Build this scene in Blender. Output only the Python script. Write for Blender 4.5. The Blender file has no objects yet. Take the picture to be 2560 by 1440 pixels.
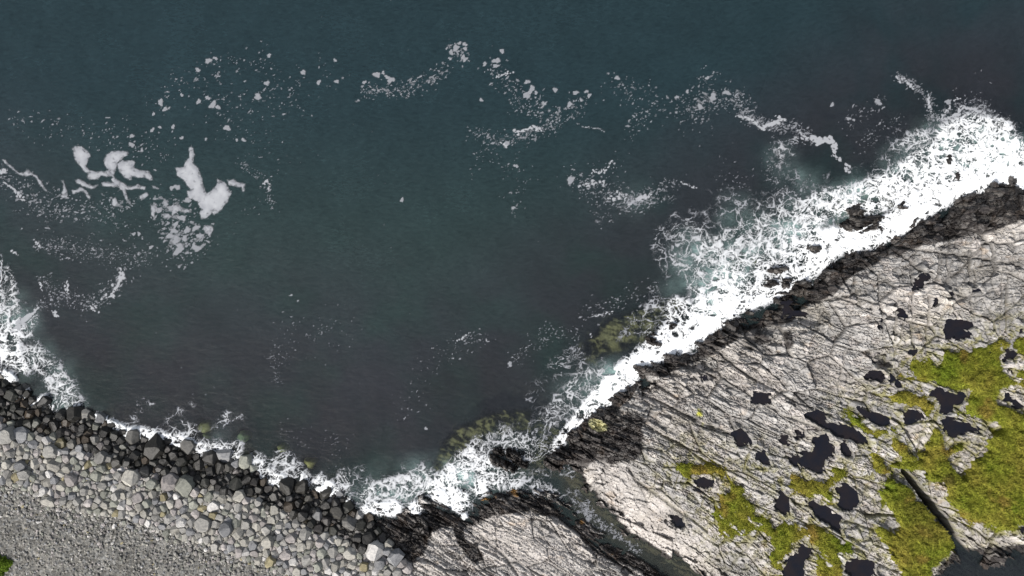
import bpy, bmesh, math, random
import numpy as np
from mathutils import Vector, noise as mnoise

# ---------------------------------------------------------------- camera, sky, sun
scene = bpy.context.scene
COL = scene.collection
HCAM = 75.0                      # drone height over the water, metres
PX = 25.0                        # photo pixels per metre at sea level
FX0, FX1, FY0, FY1 = -51.2, 51.2, -28.8, 28.8

cam_d = bpy.data.cameras.new('camera')
cam = bpy.data.objects.new('camera', cam_d)
COL.objects.link(cam)
cam.location = (0, 0, HCAM)
cam.rotation_euler = (0, 0, 0)
cam_d.sensor_width = 36.0
cam_d.lens = 36.0 * HCAM / 102.4
cam_d.clip_start = 0.5
cam_d.clip_end = 3000
scene.camera = cam

SUN_EL, SUN_AZ = math.radians(47), math.radians(222)   # azimuth clockwise from +Y (north, top of frame)
world = bpy.data.worlds.new('World')
scene.world = world
world.use_nodes = True
wn = world.node_tree.nodes
bg = wn['Background']
sky = wn.new('ShaderNodeTexSky')
sky.sky_type = 'NISHITA'
sky.sun_disc = False
sky.sun_elevation = SUN_EL
sky.sun_rotation = SUN_AZ
sky.dust_density = 3.0
veil = wn.new('ShaderNodeHueSaturation')          # thin high cloud: a paler sky
veil.inputs['Saturation'].default_value = 0.45
world.node_tree.links.new(sky.outputs[0], veil.inputs['Color'])
world.node_tree.links.new(veil.outputs[0], bg.inputs[0])
bg.inputs[1].default_value = 0.13

sun_d = bpy.data.lights.new('sun', 'SUN')
sun_d.energy = 3.9
sun_d.angle = math.radians(1.5)
sun_d.color = (1.0, 0.955, 0.9)
sun = bpy.data.objects.new('sun', sun_d)
COL.objects.link(sun)
sdir = Vector((math.sin(SUN_AZ) * math.cos(SUN_EL), math.cos(SUN_AZ) * math.cos(SUN_EL), math.sin(SUN_EL)))
sun.rotation_euler = sdir.to_track_quat('Z', 'Y').to_euler()
sun.location = sdir * 200

scene.view_settings.view_transform = 'Standard'
scene.view_settings.look = 'None'
scene.view_settings.exposure = 0.25
scene.view_settings.gamma = 1.0

rng = np.random.default_rng(7)
random.seed(7)
f32 = np.float32

# ---------------------------------------------------------------- numeric helpers
def h2(ix, iy, seed):
    h = (ix.astype(np.int64) * 374761393 + iy.astype(np.int64) * 668265263 + seed * 974711) & 0xffffffff
    h = ((h ^ (h >> 13)) * 1274126177) & 0xffffffff
    h = (h ^ (h >> 16))
    h = (h * 2246822519) & 0xffffffff
    return (h ^ (h >> 15)) & 0xffffff

def r2(ix, iy, seed):
    return (h2(ix, iy, seed) / 16777216.0).astype(f32)

def perlin(x, y, seed=0):
    x0 = np.floor(x); y0 = np.floor(y)
    fx = (x - x0).astype(f32); fy = (y - y0).astype(f32)
    ix = x0.astype(np.int64); iy = y0.astype(np.int64)
    u = fx * fx * fx * (fx * (fx * 6 - 15) + 10); v = fy * fy * fy * (fy * (fy * 6 - 15) + 10)
    def g(dx, dy):
        a = r2(ix + dx, iy + dy, seed) * (2 * np.pi)
        return np.cos(a) * (fx - dx) + np.sin(a) * (fy - dy)
    a = g(0, 0); b = g(1, 0); c = g(0, 1); d = g(1, 1)
    return ((a + (b - a) * u) * (1 - v) + (c + (d - c) * u) * v) * 1.5     # about -1..1

def fbm(x, y, seed=0, octv=4, gain=0.5):
    s = 0; amp = 1; tot = 0
    for o in range(octv):
        s = s + amp * perlin(x * 2 ** o + 17.3 * o, y * 2 ** o - 9.1 * o, seed + o * 13)
        tot += amp; amp *= gain
    return s / tot

def worley(x, y, seed=0, jit=0.9):
    """F1, F2-F1, id random a, id random b, offset x, offset y"""
    x0 = np.floor(x).astype(np.int64); y0 = np.floor(y).astype(np.int64)
    F1 = np.full(x.shape, 9.0, f32); F2 = np.full(x.shape, 9.0, f32)
    cx = np.zeros(x.shape, np.int64); cy = np.zeros(x.shape, np.int64)
    ox = np.zeros(x.shape, f32); oy = np.zeros(x.shape, f32)
    for dx in (-1, 0, 1):
        for dy in (-1, 0, 1):
            gx = x0 + dx; gy = y0 + dy
            px = gx + 0.5 + (r2(gx, gy, seed) - 0.5) * jit
            py = gy + 0.5 + (r2(gx, gy, seed + 5) - 0.5) * jit
            ddx = (x - px).astype(f32); ddy = (y - py).astype(f32)
            d = np.sqrt(ddx * ddx + ddy * ddy)
            m = d < F1
            F2 = np.where(m, F1, np.minimum(F2, d))
            F1 = np.where(m, d, F1)
            cx = np.where(m, gx, cx); cy = np.where(m, gy, cy)
            ox = np.where(m, ddx, ox); oy = np.where(m, ddy, oy)
    return F1, F2 - F1, r2(cx, cy, seed + 11), r2(cx, cy, seed + 23), ox, oy

def sstep(a, b, x):
    t = np.clip((x - a) / (b - a), 0, 1)
    return t * t * (3 - 2 * t)

def lerp(a, b, t):
    return a + (b - a) * t

# coarse "plan" grid every 5 photo pixels (0.2 m), margins beyond the frame
GX = np.arange(-600, 3161, 5, dtype=f32); GY = np.arange(-500, 1941, 5, dtype=f32)
PXg, PYg = np.meshgrid(GX, GY)

def seg_dist(P, Q, x, y):
    px, py = P; qx, qy = Q
    dx, dy = qx - px, qy - py
    L = dx * dx + dy * dy + 1e-9
    t = np.clip(((x - px) * dx + (y - py) * dy) / L, 0, 1)
    return np.hypot(x - px - t * dx, y - py - t * dy), t

def window(pts, pad):
    xs = [p[0] for p in pts]; ys = [p[1] for p in pts]
    i0 = max(0, int((min(xs) - pad + 600) // 5)); i1 = min(len(GX), int((max(xs) + pad + 600) // 5) + 2)
    j0 = max(0, int((min(ys) - pad + 500) // 5)); j1 = min(len(GY), int((max(ys) + pad + 500) // 5) + 2)
    return slice(j0, j1), slice(i0, i1)

def poly_sdf(pts, x=None, y=None):
    """signed distance in metres, positive inside"""
    x = PXg if x is None else x; y = PYg if y is None else y
    d = np.full(x.shape, 1e9, f32); ins = np.zeros(x.shape, bool)
    n = len(pts)
    for i in range(n):
        a = pts[i]; b = pts[(i + 1) % n]
        d = np.minimum(d, seg_dist(a, b, x, y)[0])
        if a[1] != b[1]:
            c = ((a[1] > y) != (b[1] > y)) & (x < (b[0] - a[0]) * (y - a[1]) / (b[1] - a[1]) + a[0])
            ins ^= c
    return np.where(ins, d, -d) / PX

def paint(strokes, soft=0.5):
    """strokes: list of polylines of (x, y, r, value); max-combined soft strokes"""
    F = np.zeros(PXg.shape, f32)
    for st in strokes:
        if len(st) == 1: st = [st[0], st[0]]
        for a, b in zip(st[:-1], st[1:]):
            R = max(a[2], b[2])
            w = window([a, b], R * 1.6)
            d, t = seg_dist(a[:2], b[:2], PXg[w], PYg[w])
            r = a[2] + (b[2] - a[2]) * t; v = a[3] + (b[3] - a[3]) * t
            F[w] = np.maximum(F[w], v * sstep(1 + soft, 1 - soft, d / r))
    return F

def S(txt):
    """'x,y,r,v x,y,r,v; ...' -> strokes"""
    out = []
    for l in txt.replace('\n', ' ').split(';'):
        pts = [tuple(float(c) for c in q.split(',')) for q in l.split()]
        if pts: out.append(pts)
    return out

def P(txt, sc=1.0, ox=0, oy=0):
    v = [float(c) for c in txt.replace('(', ' ').replace(')', ' ').replace(',', ' ').split()]
    return [(v[i] / sc + ox, v[i + 1] / sc + oy) for i in range(0, len(v), 2)]

def samp(F, u, v):
    """bilinear sample of a plan field at plan metres (u right, v up)"""
    px = (u * PX + 1280 + 600) / 5; py = (720 - v * PX + 500) / 5
    px = np.clip(px, 0, len(GX) - 1.001); py = np.clip(py, 0, len(GY) - 1.001)
    i = px.astype(np.int32); j = py.astype(np.int32)
    fx = (px - i).astype(f32); fy = (py - j).astype(f32)
    return (F[j, i] * (1 - fx) + F[j, i + 1] * fx) * (1 - fy) + (F[j + 1, i] * (1 - fx) + F[j + 1, i + 1] * fx) * fy

def U(px): return (px - 1280) / PX
def V(py): return (720 - py) / PX

def tag(o, label=None, cat=None, group=None, kind=None):
    if label: o['label'] = label
    if cat: o['category'] = cat
    if group: o['group'] = group
    if kind: o['kind'] = kind
    return o

def mesh_from(name, co, faces4, attrs=None, mat=None, smooth=False):
    """co (n,3), faces4 (m,4) or (m,3)"""
    me = bpy.data.meshes.new(name)
    k = faces4.shape[1]; m = len(faces4)
    me.vertices.add(len(co)); me.vertices.foreach_set('co', np.ascontiguousarray(co, f32).ravel())
    me.loops.add(m * k); me.loops.foreach_set('vertex_index', np.ascontiguousarray(faces4, np.int32).ravel())
    me.polygons.add(m)
    me.polygons.foreach_set('loop_start', np.arange(0, m * k, k, dtype=np.int32))
    me.polygons.foreach_set('use_smooth', np.full(m, smooth))
    me.update(calc_edges=True)
    for an, av in (attrs or {}).items():
        if av.ndim == 1:
            a = me.attributes.new(an, 'FLOAT', 'POINT'); a.data.foreach_set('value', av.astype(f32))
        else:
            a = me.attributes.new(an, 'FLOAT_COLOR', 'POINT')
            a.data.foreach_set('color', np.concatenate([av, np.ones((len(av), 1))], 1).astype(f32).ravel())
    if mat: me.materials.append(mat)
    o = bpy.data.objects.new(name, me); COL.objects.link(o)
    return o

def grid_object(name, X, Y, Z, sel, attrs, mat, smooth=False):
    """sel: bool array of cells (ny-1, nx-1) to keep"""
    ny, nx = Z.shape
    jj, ii = np.nonzero(sel)
    a = jj * nx + ii
    q = np.stack([a, a + 1, a + nx + 1, a + nx], 1)
    used, inv = np.unique(q.ravel(), return_inverse=True)
    q = inv.reshape(q.shape)
    co = np.stack([X.ravel()[used], Y.ravel()[used], Z.ravel()[used]], 1)
    at = {k: (v.reshape(-1, 3)[used] if v.ndim == 3 else v.ravel()[used]) for k, v in attrs.items()}
    return mesh_from(name, co, q, at, mat, smooth)

# ---------------------------------------------------------------- materials
def new_mat(name):
    m = bpy.data.materials.new(name); m.use_nodes = True
    nt = m.node_tree; nt.nodes.clear()
    out = nt.nodes.new('ShaderNodeOutputMaterial')
    return m, nt, out

def nd(nt, typ, **kw):
    n = nt.nodes.new(typ)
    for k, v in kw.items():
        if k.startswith('i_'):
            key = k[2:]
            n.inputs[int(key) if key.isdigit() else key.replace('_', ' ')].default_value = v
        else: setattr(n, k, v)
    return n

def attr(nt, name, out='Fac'):
    return nd(nt, 'ShaderNodeAttribute', attribute_name=name).outputs[out]

def ramp(nt, fac, stops, interp='LINEAR'):
    r = nt.nodes.new('ShaderNodeValToRGB'); r.color_ramp.interpolation = interp
    el = r.color_ramp.elements
    while len(el) < len(stops): el.new(0.5)
    for e, (p, c) in zip(el, stops):
        e.position = p; e.color = (*c, 1) if len(c) == 3 else c
    nt.links.new(fac, r.inputs[0])
    return r.outputs[0]

def mixc(nt, fac, a, b, mode='MIX'):
    m = nt.nodes.new('ShaderNodeMix'); m.data_type = 'RGBA'; m.blend_type = mode
    for i, s in ((0, fac), (6, a), (7, b)):
        if isinstance(s, (int, float)): m.inputs[i].default_value = s
        elif isinstance(s, tuple): m.inputs[i].default_value = (*s, 1)
        else: nt.links.new(s, m.inputs[i])
    return m.outputs[2]

def noise_tex(nt, scale, detail=4, rough=0.55, vec=None, dist=0.0):
    n = nt.nodes.new('ShaderNodeTexNoise'); n.inputs['Scale'].default_value = scale
    n.inputs['Detail'].default_value = detail; n.inputs['Roughness'].default_value = rough
    n.inputs['Distortion'].default_value = dist
    if vec is not None: nt.links.new(vec, n.inputs['Vector'])
    return n.outputs['Fac']

def pos(nt):
    return nt.nodes.new('ShaderNodeNewGeometry').outputs['Position']

def stone_material(name, bump=0.35, scale=7.0, rough=0.85):
    """base colour from the stone's own 'tint' attribute, mottled by procedural grain and veins; 'wet' = glossier"""
    m, nt, out = new_mat(name)
    b = nd(nt, 'ShaderNodeBsdfPrincipled')
    p = pos(nt)
    base = attr(nt, 'tint', 'Color')
    n1 = noise_tex(nt, scale, 6, 0.65, p)
    g = ramp(nt, n1, [(0.25, (0.62, 0.62, 0.62)), (0.5, (1, 1, 1)), (0.78, (1.28, 1.26, 1.22))])
    c = mixc(nt, 1.0, base, g, 'MULTIPLY')
    mp = nd(nt, 'ShaderNodeMapping'); mp.inputs['Rotation'].default_value = (0.5, 0.3, 0.9)
    mp.inputs['Scale'].default_value = (1.5, 9, 4)
    nt.links.new(p, mp.inputs[0])
    n2 = noise_tex(nt, 1.3, 3, 0.5, mp.outputs[0], 0.6)
    g2 = ramp(nt, n2, [(0.3, (0.8, 0.8, 0.82)), (0.55, (1, 1, 1)), (0.72, (1.15, 1.14, 1.1))])
    c = mixc(nt, 0.8, c, g2, 'MULTIPLY')
    nt.links.new(c, b.inputs['Base Color'])
    wet = attr(nt, 'wet')
    mr = nd(nt, 'ShaderNodeMapRange'); nt.links.new(wet, mr.inputs[0])
    mr.inputs[3].default_value = rough; mr.inputs[4].default_value = 0.45
    nt.links.new(mr.outputs[0], b.inputs['Roughness'])
    b.inputs['Specular IOR Level'].default_value = 0.25
    bp = nd(nt, 'ShaderNodeBump'); bp.inputs['Strength'].default_value = bump; bp.inputs['Distance'].default_value = 0.08
    n3 = noise_tex(nt, scale * 2.2, 6, 0.7, p)
    nt.links.new(n3, bp.inputs['Height']); nt.links.new(bp.outputs[0], b.inputs['Normal'])
    nt.links.new(b.outputs[0], out.inputs[0])
    return m

M_rock = stone_material('coast_rock', 0.45, 6.0)
M_boulder = stone_material('boulder_stone', 0.4, 4.0)
M_gravel = stone_material('gravel', 0.5, 9.0)
M_seabed = stone_material('kelp_seabed', 0.2, 1.5)

def grass_material():
    m, nt, out = new_mat('turf')
    b = nd(nt, 'ShaderNodeBsdfPrincipled'); p = pos(nt)
    c = attr(nt, 'tint', 'Color')
    n1 = noise_tex(nt, 5, 6, 0.7, p)
    g = ramp(nt, n1, [(0.3, (0.55, 0.6, 0.55)), (0.5, (1, 1, 1)), (0.72, (1.45, 1.4, 1.3))])
    c = mixc(nt, 1.0, c, g, 'MULTIPLY')
    nt.links.new(c, b.inputs['Base Color']); b.inputs['Roughness'].default_value = 0.9
    b.inputs['Specular IOR Level'].default_value = 0.1
    bp = nd(nt, 'ShaderNodeBump'); bp.inputs['Strength'].default_value = 0.8; bp.inputs['Distance'].default_value = 0.15
    nt.links.new(noise_tex(nt, 9, 6, 0.7, p), bp.inputs['Height']); nt.links.new(bp.outputs[0], b.inputs['Normal'])
    nt.links.new(b.outputs[0], out.inputs[0])
    return m
M_grass = grass_material()

def water_bump(nt, strength=0.35):
    p = pos(nt)
    mp = nd(nt, 'ShaderNodeMapping'); mp.inputs['Rotation'].default_value = (0, 0, 0.55); mp.inputs['Scale'].default_value = (1, 2.2, 1)
    nt.links.new(p, mp.inputs[0])
    a = noise_tex(nt, 0.9, 5, 0.62, mp.outputs[0], 0.4)
    bp = nd(nt, 'ShaderNodeBump'); bp.inputs['Strength'].default_value = strength; bp.inputs['Distance'].default_value = 0.25
    nt.links.new(a, bp.inputs['Height'])
    return bp.outputs[0]

def sea_material():
    m, nt, out = new_mat('sea_water')
    p = pos(nt)
    nrm = water_bump(nt, 0.21)
    deep = attr(nt, 'tint', 'Color')
    n1 = noise_tex(nt, 0.25, 5, 0.6, p)
    mpw = nd(nt, 'ShaderNodeMapping'); mpw.inputs['Rotation'].default_value = (0, 0, 1.9); mpw.inputs['Scale'].default_value = (1, 2.6, 1); nt.links.new(p, mpw.inputs[0])
    n2 = noise_tex(nt, 1.6, 7, 0.78, mpw.outputs[0], 0.5)
    c = mixc(nt, 1.0, deep, ramp(nt, n1, [(0.3, (0.9, 0.9, 0.9)), (0.7, (1.1, 1.1, 1.1))]), 'MULTIPLY')
    c = mixc(nt, 1.0, c, ramp(nt, n2, [(0.32, (0.66, 0.68, 0.7)), (0.68, (1.34, 1.32, 1.3))]), 'MULTIPLY')  # ripple light and shade painted into the water colour as fine streaks
    body = nd(nt, 'ShaderNodeBsdfPrincipled'); nt.links.new(c, body.inputs['Base Color'])
    body.inputs['Roughness'].default_value = 0.09; body.inputs['IOR'].default_value = 1.33
    nt.links.new(nrm, body.inputs['Normal'])
    tr = nd(nt, 'ShaderNodeBsdfTransparent'); tr.inputs[0].default_value = (0.68, 0.74, 0.69, 1)
    gl = nd(nt, 'ShaderNodeBsdfGlossy'); gl.inputs['Roughness'].default_value = 0.09; nt.links.new(nrm, gl.inputs['Normal'])
    fr = nd(nt, 'ShaderNodeFresnel'); fr.inputs[0].default_value = 1.33
    clear = nd(nt, 'ShaderNodeMixShader')
    nt.links.new(fr.outputs[0], clear.inputs[0]); nt.links.new(tr.outputs[0], clear.inputs[1]); nt.links.new(gl.outputs[0], clear.inputs[2])
    mx = nd(nt, 'ShaderNodeMixShader')
    nt.links.new(attr(nt, 'turbid'), mx.inputs[0]); nt.links.new(clear.outputs[0], mx.inputs[1]); nt.links.new(body.outputs[0], mx.inputs[2])
    nt.links.new(mx.outputs[0], out.inputs[0])
    return m
M_sea = sea_material()

def pool_material():
    m, nt, out = new_mat('peat_pool_water')
    b = nd(nt, 'ShaderNodeBsdfPrincipled'); p = pos(nt)
    c = ramp(nt, noise_tex(nt, 0.8, 4, 0.6, p), [(0.35, (0.007, 0.008, 0.013)), (0.7, (0.014, 0.011, 0.012))])
    nt.links.new(c, b.inputs['Base Color']); b.inputs['Roughness'].default_value = 0.06; b.inputs['IOR'].default_value = 1.33
    nt.links.new(water_bump(nt, 0.05), b.inputs['Normal'])
    nt.links.new(b.outputs[0], out.inputs[0])
    return m
M_pool = pool_material()

def foam_material():
    m, nt, out = new_mat('sea_foam'); p = pos(nt)
    b = nd(nt, 'ShaderNodeBsdfPrincipled'); b.inputs['Roughness'].default_value = 0.8
    b.inputs['Specular IOR Level'].default_value = 0.2
    c = ramp(nt, attr(nt, 'white'), [(0.0, (0.205, 0.215, 0.24)), (1.0, (0.84, 0.865, 0.88))])
    nt.links.new(c, b.inputs['Base Color'])
    bp = nd(nt, 'ShaderNodeBump'); bp.inputs['Strength'].default_value = 0.25; bp.inputs['Distance'].default_value = 0.1
    nt.links.new(noise_tex(nt, 6, 5, 0.6, p), bp.inputs['Height']); nt.links.new(bp.outputs[0], b.inputs['Normal'])
    tr = nd(nt, 'ShaderNodeBsdfTransparent')
    mx = nd(nt, 'ShaderNodeMixShader')
    nt.links.new(attr(nt, 'cover'), mx.inputs[0]); nt.links.new(tr.outputs[0], mx.inputs[1]); nt.links.new(b.outputs[0], mx.inputs[2])
    nt.links.new(mx.outputs[0], out.inputs[0])
    return m
M_foam = foam_material()

# ---------------------------------------------------------------- plan of the coast (photo pixels)
beach_coast = P('''0 936 15 938 22 956 56 964 64 986 68 1001 90 1007 120 1001 124 1028 165 1035 202 1026 240 1039 274 1061 311 1086
345 1086 364 1099 394 1102 416 1099 442 1121 465 1110 491 1129 484 1155 514 1134 544 1147 577 1136 594 1162 630 1150 639 1180
661 1205 682 1220 707 1208 737 1211 762 1208 771 1232 786 1229 795 1250 810 1232 826 1241 847 1232 865 1263 887 1284 911 1281''')
west_coast = P('''936 1293 957 1287 978 1295 1009 1284 1033 1287 1049 1262 1060 1243 1085 1252 1092 1266 1128 1269 1140 1278 1159 1266 1171 1292
1178 1263 1202 1243 1229 1236 1263 1222 1304 1222 1331 1229 1372 1236 1399 1256 1433 1283 1457 1311 1491 1334 1542 1369 1593 1392
1644 1416 1690 1450 1760 1500 1900 1600 2100 1940''')
LAND_W = [(-600, 800), (-200, 890)] + beach_coast + west_coast + [(-600, 1940)]
east_coast = P('''1790 1470 1740 1433 1712 1416 1678 1389 1631 1362 1587 1341 1556 1311 1539 1283 1522 1266 1491 1253 1464 1222 1444 1188 1432 1166 1399 1172
1368 1166 1358 1148 1389 1122 1427 1113 1416 1093 1427 1076 1440 1059 1467 1038 1491 1018 1518 1004 1522 981 1542 977 1561 964 1580 958
1612 958 1612 945 1590 926 1574 916 1593 900 1625 903 1647 907 1660 881 1670 871 1698 871 1724 878 1740 881 1727 856 1756 849 1762 830
1786 813 1813 798 1826 774 1844 774 1862 792 1893 804 1908 786 1920 774 1948 759 1975 756 2012 759 2027 725 2049 694 2052 658 2073 642
2104 639 2110 621 2171 618 2209 597 2259 580 2282 542 2314 534 2349 534 2370 534 2378 507 2407 487 2454 484 2460 470 2483 455 2512 455
2527 449 2547 455 2560 462 2700 430 3000 330 3160 300''')
LAND_E = east_coast + P('3160 1370 2700 1385 2560 1392 2530 1396 2491 1400 2454 1404 2425 1395 2412 1384 2395 1405 2379 1425 2345 1440 2250 1520 2150 1640 1950 1560')
R1 = (3.429, 1900, 280); R2 = (3.273, 1560, 560); R3 = (3.6, 2060, 560); Q3 = (2.939, 1100, 950); Q4 = (2.667, 1640, 900); Q5 = (2.667, 2060, 900)
ISLES = [
 (P('690 960 800 900 900 910 1060 910 1100 960 1070 1020 980 1030 880 1060 760 1030 700 1000', *R1), 'dark ridged rock, biggest of those standing in the right hand surf'),
 (P('740 830 830 805 875 850 840 905 780 890', *R1), 'brown weedy rock just above the biggest rock in the right surf'),
 (P('1180 790 1250 735 1300 775 1280 830 1180 850', *R1), 'black pointed rock in the white water off the far right ledges'),
 (P('400 1165 450 1135 505 1165 495 1200 420 1195', *R1), 'small black rock alone in solid white surf'),
 (P('1600 370 1660 360 1672 450 1640 485 1600 465', *R1), 'narrow upright brown rock in the far right surf'),
 (P('1680 545 1790 535 1860 520 1930 500 2000 505 1990 535 1880 555 1780 560 1690 580', *R1), 'thin dark reef strip showing through the far right surf'),
 (P('1130 510 1180 460 1260 455 1235 525 1160 535', *R2), 'square black rock at the left of the rock cluster in the surf'),
 (P('1195 340 1300 325 1335 370 1270 395 1190 385', *R2), 'low brownish rock awash above the surf rock cluster'),
 (P('1365 565 1400 480 1480 455 1525 500 1510 595 1450 600', *R2), 'largest black rock of the cluster beside the dark cove'),
 (P('1185 605 1240 565 1350 585 1370 625 1280 645 1200 640', *R2), 'long black rock low in the surf rock cluster'),
 (P('1058 590 1112 585 1115 628 1062 625', *R2), 'small reddish black rock at the left of the long cluster rock'),
 (P('975 705 1040 675 1085 690 1070 745 1010 735', *R2), 'streaky black rock in the foam next to the shore ledges'),
 (P('865 725 900 688 938 708 932 755 878 765', *R2), 'round black rock touching the shore ledge foam'),
 (P('188 935 250 898 322 930 292 982 220 992', *R2), 'brown rock half awash at the left end of the long white surf'),
 (P('378 828 412 826 416 862 380 864', *R2), 'tiny black rock above the brown half-awash rock'),
 (P('1298 458 1355 455 1345 525 1300 515', *R2), 'upright black rock in the middle of the surf cluster'),
 (P('376 520 385 497 450 500 530 515 615 540 612 590 660 560 665 600 590 660 540 690 450 650 372 620', *Q3), 'large cracked brown rock standing off the channel mouth'),
 (P('108 822 160 788 198 800 182 862 130 885', *Q3), 'black rock in the surf between the two rock shores'),
 (P('1238 870 1312 878 1292 922 1240 935', 3.273, 560, 1000), 'dark rock in the surf at the right end of the boulders'),
]
POOLS = [P(t, *R) for R, t in (
 (Q4, '650 225 755 235 745 285 700 285 650 275'), (Q4, '515 500 550 465 590 455 610 500 640 550 620 575 560 575 515 540'),
 (Q4, '1000 370 1060 335 1140 360 1145 400 1230 430 1310 460 1387 545 1380 560 1310 525 1250 515 1170 470 1100 430 1040 400'),
 (Q4, '895 620 960 640 1040 620 1060 560 1040 530 1130 500 1150 560 1185 590 1170 640 1130 640 1110 720 1125 770 1050 750 960 705 895 665'),
 (Q4, '690 595 730 600 740 650 760 700 700 680 680 640'), (Q4, '245 790 300 782 380 800 370 840 320 875 265 850'),
 (Q4, '820 862 872 910 868 975 862 1025 795 990 808 940'),
 (Q4, '995 935 1060 928 1120 980 1190 1010 1228 1040 1215 1150 1150 1105 1100 1065 1055 1030 1030 980'),
 (Q4, '1195 850 1260 818 1330 870 1365 900 1340 950 1270 1005 1205 985 1215 900'),
 (Q4, '940 1240 985 1222 1032 1270 1000 1310 985 1380 1005 1500 855 1500 848 1360 900 1320 940 1325'),
 (Q5, '150 1400 170 1350 250 1328 332 1340 332 1500 200 1500'), (Q4, '88 1082 98 1040 130 1028 205 1070 172 1128 130 1102'),
 (Q5, '703 235 750 188 830 212 938 245 932 282 870 312 820 348 763 358 777 320 750 270'),
 (Q5, '523 340 560 322 632 335 660 380 632 402 570 442 528 438'),
 (Q5, '763 400 820 378 900 398 970 418 1055 482 960 478 920 492 870 522 813 492 808 450'),
 (Q5, '222 320 270 322 340 358 418 380 412 418 350 408 290 372 228 362'),
 (Q5, '1183 203 1230 218 1272 265 1325 310 1325 350 1280 322 1270 292 1200 272'),
 (Q5, '278 95 310 78 378 95 360 132 320 138 283 132'), (Q5, '433 115 460 92 533 140 522 168 470 208 458 150'),
 (Q5, '1222 58 1275 58 1262 104 1232 98'),
 (R3, '1125 872 1180 885 1330 868 1345 920 1275 945 1325 985 1312 1025 1098 1025 1068 950 1078 900'),
 (R3, '1612 1130 1690 1100 1755 1120 1748 1182 1690 1230 1612 1214'), (R3, '643 788 712 778 724 830 700 864 648 854'),
 (R3, '438 1143 503 1150 438 1245'), (R3, '498 1188 532 1198 553 1254 498 1254'), (R3, '368 1362 420 1322 503 1350 514 1392 400 1404'),
 (R3, '1308 578 1403 588 1413 628 1330 612'), (R3, '1118 612 1184 618 1174 658 1118 658'),
 (R3, '878 438 962 438 952 500 902 512 882 572 793 572 793 508 850 508'), (R3, '963 673 1018 678 1002 734 963 734'),
 (R3, '763 1128 834 1133 802 1174 763 1162'), (R3, '1708 960 1810 915 1810 985 1730 1004'), (R3, '498 862 533 868 528 934 498 924'),
 (R2, '1285 648 1365 645 1400 700 1500 715 1590 790 1560 815 1440 765 1370 760 1265 785'),
 (Q3, '1690 985 1730 965 1800 1040 1770 1098 1690 1045'),
 (Q4, '1240 565 1285 570 1300 630 1260 640 1235 600'), (Q4, '835 500 880 505 880 560 850 570 820 530'),
 (Q4, '925 455 960 460 965 500 930 505'), (R2, '620 1215 690 1225 695 1290 640 1285'),
 (Q5, '1290 1110 1345 1100 1345 1170 1300 1165'),
)]
GRASS = [(P(t, *R), d) for R, d, t in (
 (Q5, 1.0, '430 770 520 790 600 880 700 990 800 1090 885 1180 895 1230 830 1320 720 1400 690 1500 540 1500 500 1380 430 1330 400 1250 330 1150 380 1100 490 1125 455 1050 400 960 370 880 380 800'),
 (Q5, 1.0, '530 740 560 775 615 745 720 820 810 850 815 940 870 1010 930 1080 1040 1100 1100 1120 1200 1165 1300 1150 1700 1090 1700 150 1280 340 1170 250 1180 200 1220 150 1200 80 1100 100 1060 60 1000 100 940 150 960 250 900 330 780 352 900 375 1000 400 1160 435 1150 480 1080 520 1075 580 980 680 920 745 870 720 845 650 900 640 945 540 880 545 820 590 830 540 800 450 720 430 715 500 670 570 605 640 550 560 440 500 430 580 480 650 430 720'),
 (Q5, 0.8, '300 600 380 620 450 720 500 770 400 790 300 780 310 700'),
 (Q5, 0.8, '380 220 540 170 620 210 700 220 775 290 760 350 700 420 660 420 640 350 600 330 480 330 430 250'),
 (Q5, 0.7, '160 340 220 380 340 430 430 380 530 440 520 520 420 520 330 600 250 520 180 440'),
 (Q4, 0.82, '90 700 180 650 280 680 350 660 440 720 500 780 580 840 600 890 650 970 700 1010 740 1000 780 1070 800 1110 870 1040 930 1050 1000 1100 1060 1060 1160 1120 1240 1170 1330 1140 1340 1250 1400 1300 1387 1330 1300 1360 1270 1500 1080 1500 1050 1350 1030 1300 1040 1260 980 1220 930 1250 930 1310 880 1320 870 1500 790 1500 750 1350 770 1250 700 1150 600 1180 500 1200 420 1180 400 1110 360 1020 390 960 360 900 400 870 480 870 420 790 370 790 300 790 200 810 100 760'),
 (Q4, 0.85, '600 690 650 680 750 760 800 780 860 870 880 900 1000 930 1090 920 1150 995 1210 920 1190 860 1250 820 1335 760 1240 700 1150 690 1100 770 1000 780 900 740 880 800 840 830 760 800 680 740'),
 (R3, 0.82, '1380 1120 1500 1060 1600 1050 1690 1080 1600 1130 1600 1220 1690 1230 1700 1330 1800 1240 2000 1200 2000 1500 1000 1500 900 1330 960 1270 1070 1310 1080 1160 1130 1060 1160 1100 1200 1260 1330 1160'),
 (R3, 0.56, '850 1200 1000 1150 1300 1080 1700 1000 1900 950 1900 1500 700 1440 730 1260'),
)]
# ---- painted plan fields
BOULDER_EDGE = P('''-600 1180 0 1208 80 1222 160 1262 240 1278 330 1292 400 1322 470 1345 560 1375 640 1405 720 1430 800 1470
1010 1470 1012 1420 978 1372 952 1338 925 1303 915 1278''')
BEACH_SIDE = [(-600, 700), (-200, 860), (0, 900), (300, 1000), (700, 1150), (900, 1262), (915, 1278), (925, 1303), (952, 1338), (978, 1372), (1012, 1420), (1015, 1940), (-600, 1940)]

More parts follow.
